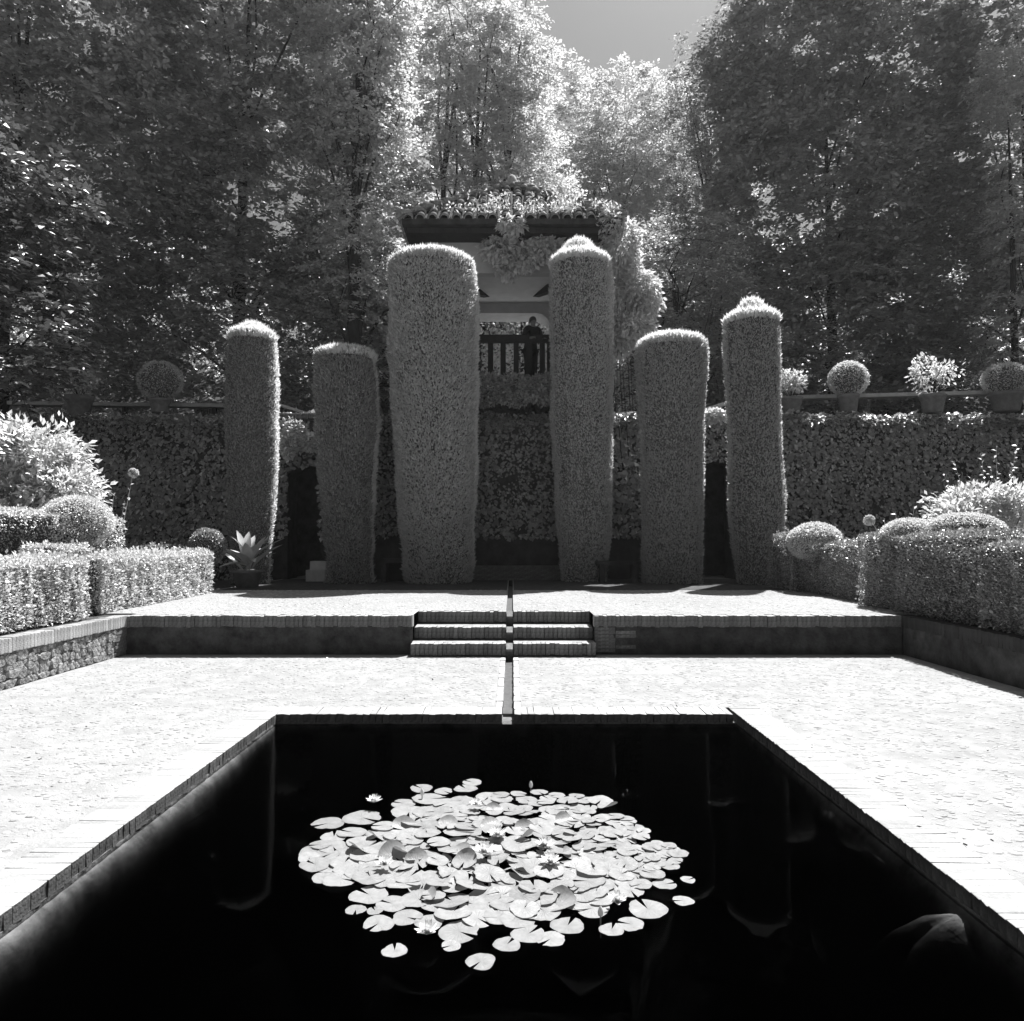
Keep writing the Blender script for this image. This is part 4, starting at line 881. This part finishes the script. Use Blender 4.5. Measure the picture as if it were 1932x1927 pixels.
def pad_label(zx, zy, r_, cu):
    a = 'back' if zy < 260 else 'middle' if zy < 470 else 'front'; b = 'left' if zx < 520 else 'centre left' if zx < 850 else 'centre right' if zx < 1230 else 'right'
    return ('upcurled' if cu else 'small' if r_ < .046 else 'medium' if r_ < .056 else 'large') + ' round lily pad crowded into the %s %s of the raft' % (a, b)
while cnt < 255 and tries < 16000:
    tries += 1; zx = rng.uniform(90, 1770); zy = rng.uniform(130, 730)
    if not inside(zx, zy): continue
    if rng.random() > (.35 + .65 * (zy / 500)): continue
    P = lp(zx, zy); big = .067 - .024 * max(0, (zx - 900) / 900) * (1 if zy < 480 else .2); r_ = big * rng.uniform(.72, 1.15)
    if any((P[0] - a) ** 2 + (P[1] - b) ** 2 < ((r_ + c_) * .49) ** 2 for a, b, c_ in placed): continue
    ctr = math.exp(-((zx - 950) / 480) ** 2 - ((zy - 430) / 190) ** 2); cu = rng.random() < .34 * ctr
    put_pad(P, r_, pad_label(zx, zy, r_, cu), pads[6 + int(rng.integers(3))] if cu else None, z=.004 + rng.uniform(0, .012) + .03 * ctr * rng.random(), tilt=2 + 9 * ctr, group='upcurled pads in the raft' if cu else 'flat pads inside the lily raft'); cnt += 1
# flowers
def petal(L, W, cup):
    v = []; f = []
    for q in range(5):
        s_ = q / 4; wv = W * (math.sin(math.pi * (s_ * .9 + .1)) ** .7 if q < 4 else .04); zq = cup * s_ ** 1.6 * L; v += [(-wv / 2, s_ * L, zq + .2 * wv), (0, s_ * L, zq), (wv / 2, s_ * L, zq + .2 * wv)]
    for q in range(4): f += [(q * 3, q * 3 + 1, q * 3 + 4, q * 3 + 3), (q * 3 + 1, q * 3 + 2, q * 3 + 5, q * 3 + 4)]
    return MB().add(v, f).mesh('petal', M['petal'], True)
pe = petal(.05, .022, .25)
def lily(P, s_, label, up=0.035):
    t = empty('water_lily', (P[0], P[1], WZ + up), label, 'water lily'); t.scale = (s_, s_, s_)
    for ring, (n_, tl) in enumerate(((8, 12), (7, 38), (6, 60))):
        for q in range(n_): o = link('petal', pe, t, (0, 0, .002 * ring)); o.rotation_euler = (R(tl + rng.normal(0, 4)), 0, 2 * math.pi * (q + .5 * ring) / n_); k_ = 1 - .1 * ring; o.scale = (k_, k_, k_)
    MB().lathe([(.001, .0), (.009, .002), (.008, .016), (.001, .018)], 8).build('stamens', M['petal'], t, True)
for zx, zy, s_, lab in ((392, 195, .95, 'open white water lily standing at the back left of the raft'), (632, 800, .95, 'open white water lily nearest the viewer at front left'), (440, 485, .9, 'white water lily at the left edge of the raft'),
                        (1485, 655, .9, 'white water lily between two large pads at front right'), (1185, 480, 1.1, 'big bright water lily right of centre, nearer of the two'), (1160, 402, 1.0, 'bright water lily right of centre, farther of the two'),
                        (948, 355, 1.1, 'tall bright water lily in the middle back of the raft'), (888, 435, 1.2, 'largest white water lily left of centre'), (852, 208, .8, 'small half open water lily far back in the raft')):
    lily(lp(zx, zy), s_ * 1.05, lab)
for zx, zy, lab in ((1097, 122, 'closed lily bud standing alone behind the raft'), (608, 158, 'closed lily bud on the large back left pad'), (1410, 712, 'closed lily bud beside the front right notched pad')):
    P = lp(zx, zy); t = empty('lily_bud', (P[0], P[1], WZ), lab, 'lily bud'); MB().lathe([(.001, .028), (.009, .032), (.011, .045), (.007, .06), (.001, .068)], 8).build('bud', M['petal'], t, True); MB().tube([(0, 0, -.05), (0, 0, .03)], [.003, .003], 5).build('stem', M['pad'], t)

# ------------------------------------------------------------------ trees
def tree(name, x, y, ells, label, nclus, seed, leaf=(.10, .17), mat='leaf', trunk_r=.22, twigs=7, per=11, spread=.8, zb=None, limbs=20, shell=.7, group='tall trees behind the garden walls', trunks=1, lean=0):
    zb = float(hill_h(np.array(x * 1.0), np.array(y * 1.0))) if zb is None else zb
    t = empty(name, (x, y, zb - .1), label, 'tree', group); r2 = np.random.default_rng(seed); E0 = np.array(ells, float); E0[:, :3] -= np.array([x, y, zb - .1])
    pr_ = (E0[:, 3] * E0[:, 4] * E0[:, 5]) ** .75; idx = r2.choice(len(E0), nclus, p=pr_ / pr_.sum()); E = E0[idx]; d = unit(r2.normal(size=(nclus, 3))); rad = 1 - shell * r2.random(nclus) ** 1.6
    Cc = E[:, :3] + d * E[:, 3:6] * rad[:, None]; Cc += d * (.22 * wob(Cc, .35, seed))[:, None] * E[:, 3:6].mean(1)[:, None]
    out = Cc - E[:, :3] * np.array([1, 1, .6]); out[:, 2] *= .35; out = unit(out)
    # twigs fan out of every cluster, leaves alternate along them
    n = nclus * twigs * per; ci = np.repeat(np.arange(nclus), twigs * per); ti = np.tile(np.repeat(np.arange(twigs), per), nclus); li = np.tile(np.arange(per), nclus * twigs)
    tw_ang = r2.normal(0, .95, (nclus, twigs)); tw_el = r2.normal(.05, .28, (nclus, twigs)); tw_len = r2.uniform(.5, 1.1, (nclus, twigs)) * spread
    az0 = np.arctan2(out[:, 1], out[:, 0])[:, None] + tw_ang
    D = np.stack([np.cos(az0) * np.cos(tw_el), np.sin(az0) * np.cos(tw_el), np.sin(tw_el)], -1)[ci, ti]; Ln = tw_len[ci, ti]; s_ = (li + 1) / per
    P = Cc[ci] + D * (Ln * s_)[:, None]; P[:, 2] -= .32 * Ln * s_ ** 2; P += r2.normal(size=(n, 3)) * .03
    side = np.cross(D, [0, 0, 1]); sg = np.where(li % 2 == 0, 1, -1)[:, None]; A = D * .7 + side * sg * .8 + r2.normal(size=(n, 3)) * .25; A[:, 2] -= .15
    Nn = np.array([0, 0, 1]) + r2.normal(size=(n, 3)) * .38; L = r2.uniform(leaf[0], leaf[1], n)
    keep = r2.random(n) < .93
    foliage('crown', P[keep], A[keep], Nn[keep], L[keep], L[keep] * .52, M[mat], t)
    # trunk and limbs
    topz = E0[:, 2].max(); m_ = MB(); tr_tops = []
    for k_ in range(trunks):
        ox = (k_ - (trunks - 1) / 2) * .45; tx = E0[:, 0].mean() * .5 + ox * 3 + lean; ty = E0[:, 1].mean() * .5
        pts = [(ox, 0, 0), (ox * 1.3 + r2.normal(0, .05), r2.normal(0, .05), topz * .25), (ox * 2 + tx * .4, ty * .4, topz * .5), (tx, ty, topz * .9)]; rr_ = trunk_r / math.sqrt(trunks)
        m_.tube(pts, [rr_ * 1.25, rr_, rr_ * .7, rr_ * .2], 9); tr_tops.append(pts)
    m_.build('trunk', M['bark'], t, True); m_ = MB()
    for q in range(limbs):
        c_ = Cc[int(r2.integers(nclus))]; pts = tr_tops[q % trunks]; s0 = np.clip((c_[2] / max(topz, 1)) * .55 + r2.uniform(-.05, .1), .12, .85)
        zt = s0 * topz; zs = [p[2] for p in pts]; bx_ = np.interp(zt, zs, [p[0] for p in pts]); by_ = np.interp(zt, zs, [p[1] for p in pts]); b = np.array([bx_, by_, zt]); v = c_ - b
        m1 = b + v * .35 + np.array([0, 0, .12 * np.linalg.norm(v)]) + r2.normal(size=3) * .15; m2 = b + v * .7 + np.array([0, 0, .08 * np.linalg.norm(v)]) + r2.normal(size=3) * .15
        r0 = trunk_r * .26 + .01 * r2.random(); m_.tube([b, m1, m2, c_], [r0, r0 * .65, r0 * .35, r0 * .12], 5)
        for e_ in range(2):
            tip = m2 + (c_ - m2) * .4 + r2.normal(size=3) * .9; m_.tube([m2, (m2 + tip) / 2 + r2.normal(size=3) * .1, tip], [r0 * .3, r0 * .2, r0 * .08], 4)
    m_.build('limbs', M['bark'], t); return t
# left side
tree('broadleaf_tree', -9.5, 25, [(-9, 24.5, 8.5, 5.2, 3.2, 3.6), (-8.5, 25, 13.5, 4.8, 3.6, 4), (-8.2, 25.5, 19, 4.6, 3.8, 4.5), (-12.5, 24.5, 13, 4, 3.2, 5), (-6.4, 24.5, 8, 2.8, 2.4, 3.2), (-9, 26, 24, 5, 4, 3.5)], 'dark spreading tree filling the upper left', 2150, 101, trunk_r=.2, mat='leaf_dark', leaf=(.15, .25), shell=.4, limbs=14, spread=.9)
tree('broadleaf_tree', -15.5, 22, [(-15, 22, 8, 4, 3.2, 4), (-14.0, 22.5, 14, 4.5, 3.6, 5), (-15, 22.5, 19.5, 4.6, 3.6, 4.5)], 'dark tree rising beyond the left frame edge', 950, 102, trunk_r=.2, mat='leaf_dark', leaf=(.15, .25), shell=.4, limbs=10, spread=.9)
tree('large_leaved_tree', -11.2, 14.6, [(-10.4, 14.4, 5.8, 1.7, 1.5, 1.5), (-11.2, 14.4, 8.0, 2.2, 1.6, 1.8)], 'nearer tree with larger leaves at the left frame edge', 230, 103, leaf=(.13, .24), mat='leaf_dim', trunk_r=.14, zb=T, limbs=8, spread=.7, shell=.5)  # dim leaf tone stands in for shade on this crown
tree('slender_tree', -5.0, 22.8, [(-5.0, 22.8, 10.5, 1.4, 1.4, 2.4), (-5.0, 22.8, 15, 1.6, 1.5, 2.8), (-4.6, 22.8, 18.6, 1.5, 1.4, 2.4)], 'sunlit tree with a dark bare lower trunk left of the pavilion', 420, 104, trunk_r=.24, mat='leaf_pale', limbs=14)
tree('multistem_tree', -3.2, 23.5, [(-3.9, 24, 6.5, 1.8, 1.4, 1.8), (-2.6, 24.5, 10.0, 2.2, 1.6, 1.5)], 'low multi stemmed tree just left of the pavilion roof', 210, 105, trunk_r=.22, trunks=4, limbs=20)
# centre
tree('tall_elm', -1.8, 32, [(-2.2, 32, 17, 3.4, 3, 4), (-1.4, 32, 21, 3.0, 3, 4), (-2.6, 33, 25.5, 2.8, 3, 3.5), (.6, 31.5, 16, 2.4, 2.4, 3), (.3, 32, 22.5, 1.7, 2, 3.4)], 'tall bright feathery tree directly above the pavilion roof', 950, 106, leaf=(.12, .2), mat='leaf_pale', trunks=3, trunk_r=.3, limbs=26)
tree('tall_elm', 1.6, 28, [(1.4, 28.5, 12.0, 2.2, 1.6, 2.0), (3.2, 28.5, 11.5, 2.2, 1.6, 2.0)], 'lower bushy tree peeping over the right half of the pavilion roof', 300, 107, mat='leaf_pale', trunks=3, limbs=20)
tree('pale_tree', 5.6, 42, [(3.0, 42, 24.2, 2.8, 3, 5.2), (7.8, 42, 25.0, 2.8, 3, 5), (5.4, 42, 21.5, 3.2, 3, 5), (5.4, 42, 16, 5, 3, 5)], 'pale distant feathery tree under the patch of sky', 760, 108, leaf=(.15, .26), mat='leaf_pale', trunks=2, spread=1.1, limbs=20)
tree('pale_tree', 10.4, 45, [(9.8, 45, 24, 3.4, 3, 5.5), (12, 45, 22, 3.2, 3, 6)], 'pale distant tree to the right of the patch of sky', 420, 109, leaf=(.15, .26), mat='leaf_pale', spread=1.1)
tree('pale_tree', -1.0, 46, [(-2, 46, 26, 4.2, 3, 6), (2.2, 46, 20, 3, 3, 5)], 'pale distant tree half hidden behind the tall bright tree', 420, 110, leaf=(.15, .26), mat='leaf_pale', spread=1.1)
# right side
tree('broadleaf_tree', 13.5, 30.5, [(13, 30, 10, 5.4, 3.4, 4.2), (13.4, 30, 16, 5.0, 3.6, 4.6), (14, 30.5, 21.5, 5.0, 3.6, 4.4), (9.3, 29.6, 9.5, 3.2, 2.6, 3.4), (17, 30, 14, 3.6, 3, 6), (11.8, 30.5, 22, 3.0, 3, 4)], 'large dark tree filling the upper right', 2300, 111, trunk_r=.2, mat='leaf_dark', leaf=(.18, .30), shell=.4, limbs=14, spread=1.0)
tree('broadleaf_tree', 20.5, 28.5, [(20, 28.5, 9, 4.4, 3.2, 4.5), (20.3, 28.5, 16, 4.4, 3.4, 5), (20.5, 28.5, 22, 4.2, 3.4, 4)], 'dark tree beyond the right frame edge', 800, 112, trunk_r=.2, mat='leaf_dark', leaf=(.18, .30), shell=.4, limbs=10, spread=1.0)
tree('small_tree', 5.2, 24, [(4.8, 24, 7.2, 2.1, 1.5, 2.0), (5.9, 24.4, 10.2, 2.0, 1.5, 2.0), (7.6, 24.4, 7.4, 1.6, 1.3, 1.8)], 'dark branching small tree right of the pavilion vine', 380, 113, trunk_r=.14, trunks=3, limbs=24)
tree('slender_tree', 9.2, 33, [(8.6, 33, 15.5, 2.2, 2, 3.4), (9.4, 33, 21, 2.4, 2, 4.2)], 'half sunlit tree on the inner edge of the dark right trees', 460, 114, trunk_r=.22, limbs=16)
tree('slender_tree', 17.4, 25, [(17.3, 25, 8, .9, 1, 2.2), (17.6, 25, 12.5, 1.0, 1, 2.2), (17.2, 25, 17.5, .9, 1, 2.2)], 'bright sunlit branches along the right frame edge', 230, 115, mat='leaf_pale', trunk_r=.12, limbs=10, spread=.6)
# background wood closing the view between the trunks
r2 = np.random.default_rng(77); n = 70000
P = np.stack([r2.uniform(-34, 34, n), r2.uniform(31, 50, n), np.zeros(n)], 1); hgt = 2.0 + 3.5 * (.5 + .5 * wob(P, .12, 9)); P[:, 2] = hill_h(P[:, 0], P[:, 1]) + hgt * r2.random(n) ** .5
foliage('undergrowth', P, rnd(n), np.array([0, 0, 1]) + rnd(n, .5), r2.uniform(.22, .42, n), r2.uniform(.12, .22, n), M['leaf'])
tag(bpy.data.objects['undergrowth'], 'dense undergrowth covering the hillside below the trees', 'undergrowth')

# ------------------------------------------------------------------ thin summer air
m, t_, o_ = new_mat('summer_air'); pv3 = t_.nodes.new('ShaderNodeVolumePrincipled'); pv3.inputs['Color'].default_value = g(.9); pv3.inputs['Density'].default_value = .0005; pv3.inputs['Anisotropy'].default_value = .3
t_.links.new(pv3.outputs[0], o_.inputs['Volume'])
mb = MB(); mb.box(-120, 120, -40, 170, -4.2, 38); tag(mb.build('haze', m), 'thin pale haze hanging over the whole garden', kind='stuff')

n = 240; xx = rng.uniform(-4.5, 4.6, n); yy = rng.uniform(2.5, 8.6, n); ok = (xx < PX0 - .05) | (xx > PX1 + .05) | (yy > PY1 + .05); ok &= np.abs(xx) < yy * .75; xx, yy = xx[ok], yy[ok]
up2 = rng.random(len(xx)) < .3; yy = np.where(up2, rng.uniform(9.6, 12, len(xx)), yy); n = len(xx)
P = np.stack([xx, yy, np.where(up2, T, 0) + .012], 1)
foliage('fallen_leaves', P, rnd(n) * [1, 1, .15], np.array([0, 0, 1]) + rnd(n, .25), rng.uniform(.02, .045, n), rng.uniform(.012, .022, n), M['leaf_dim'])
tag(bpy.data.objects['fallen_leaves'], 'few small dry leaves lying on the pale paving', 'fallen leaves')
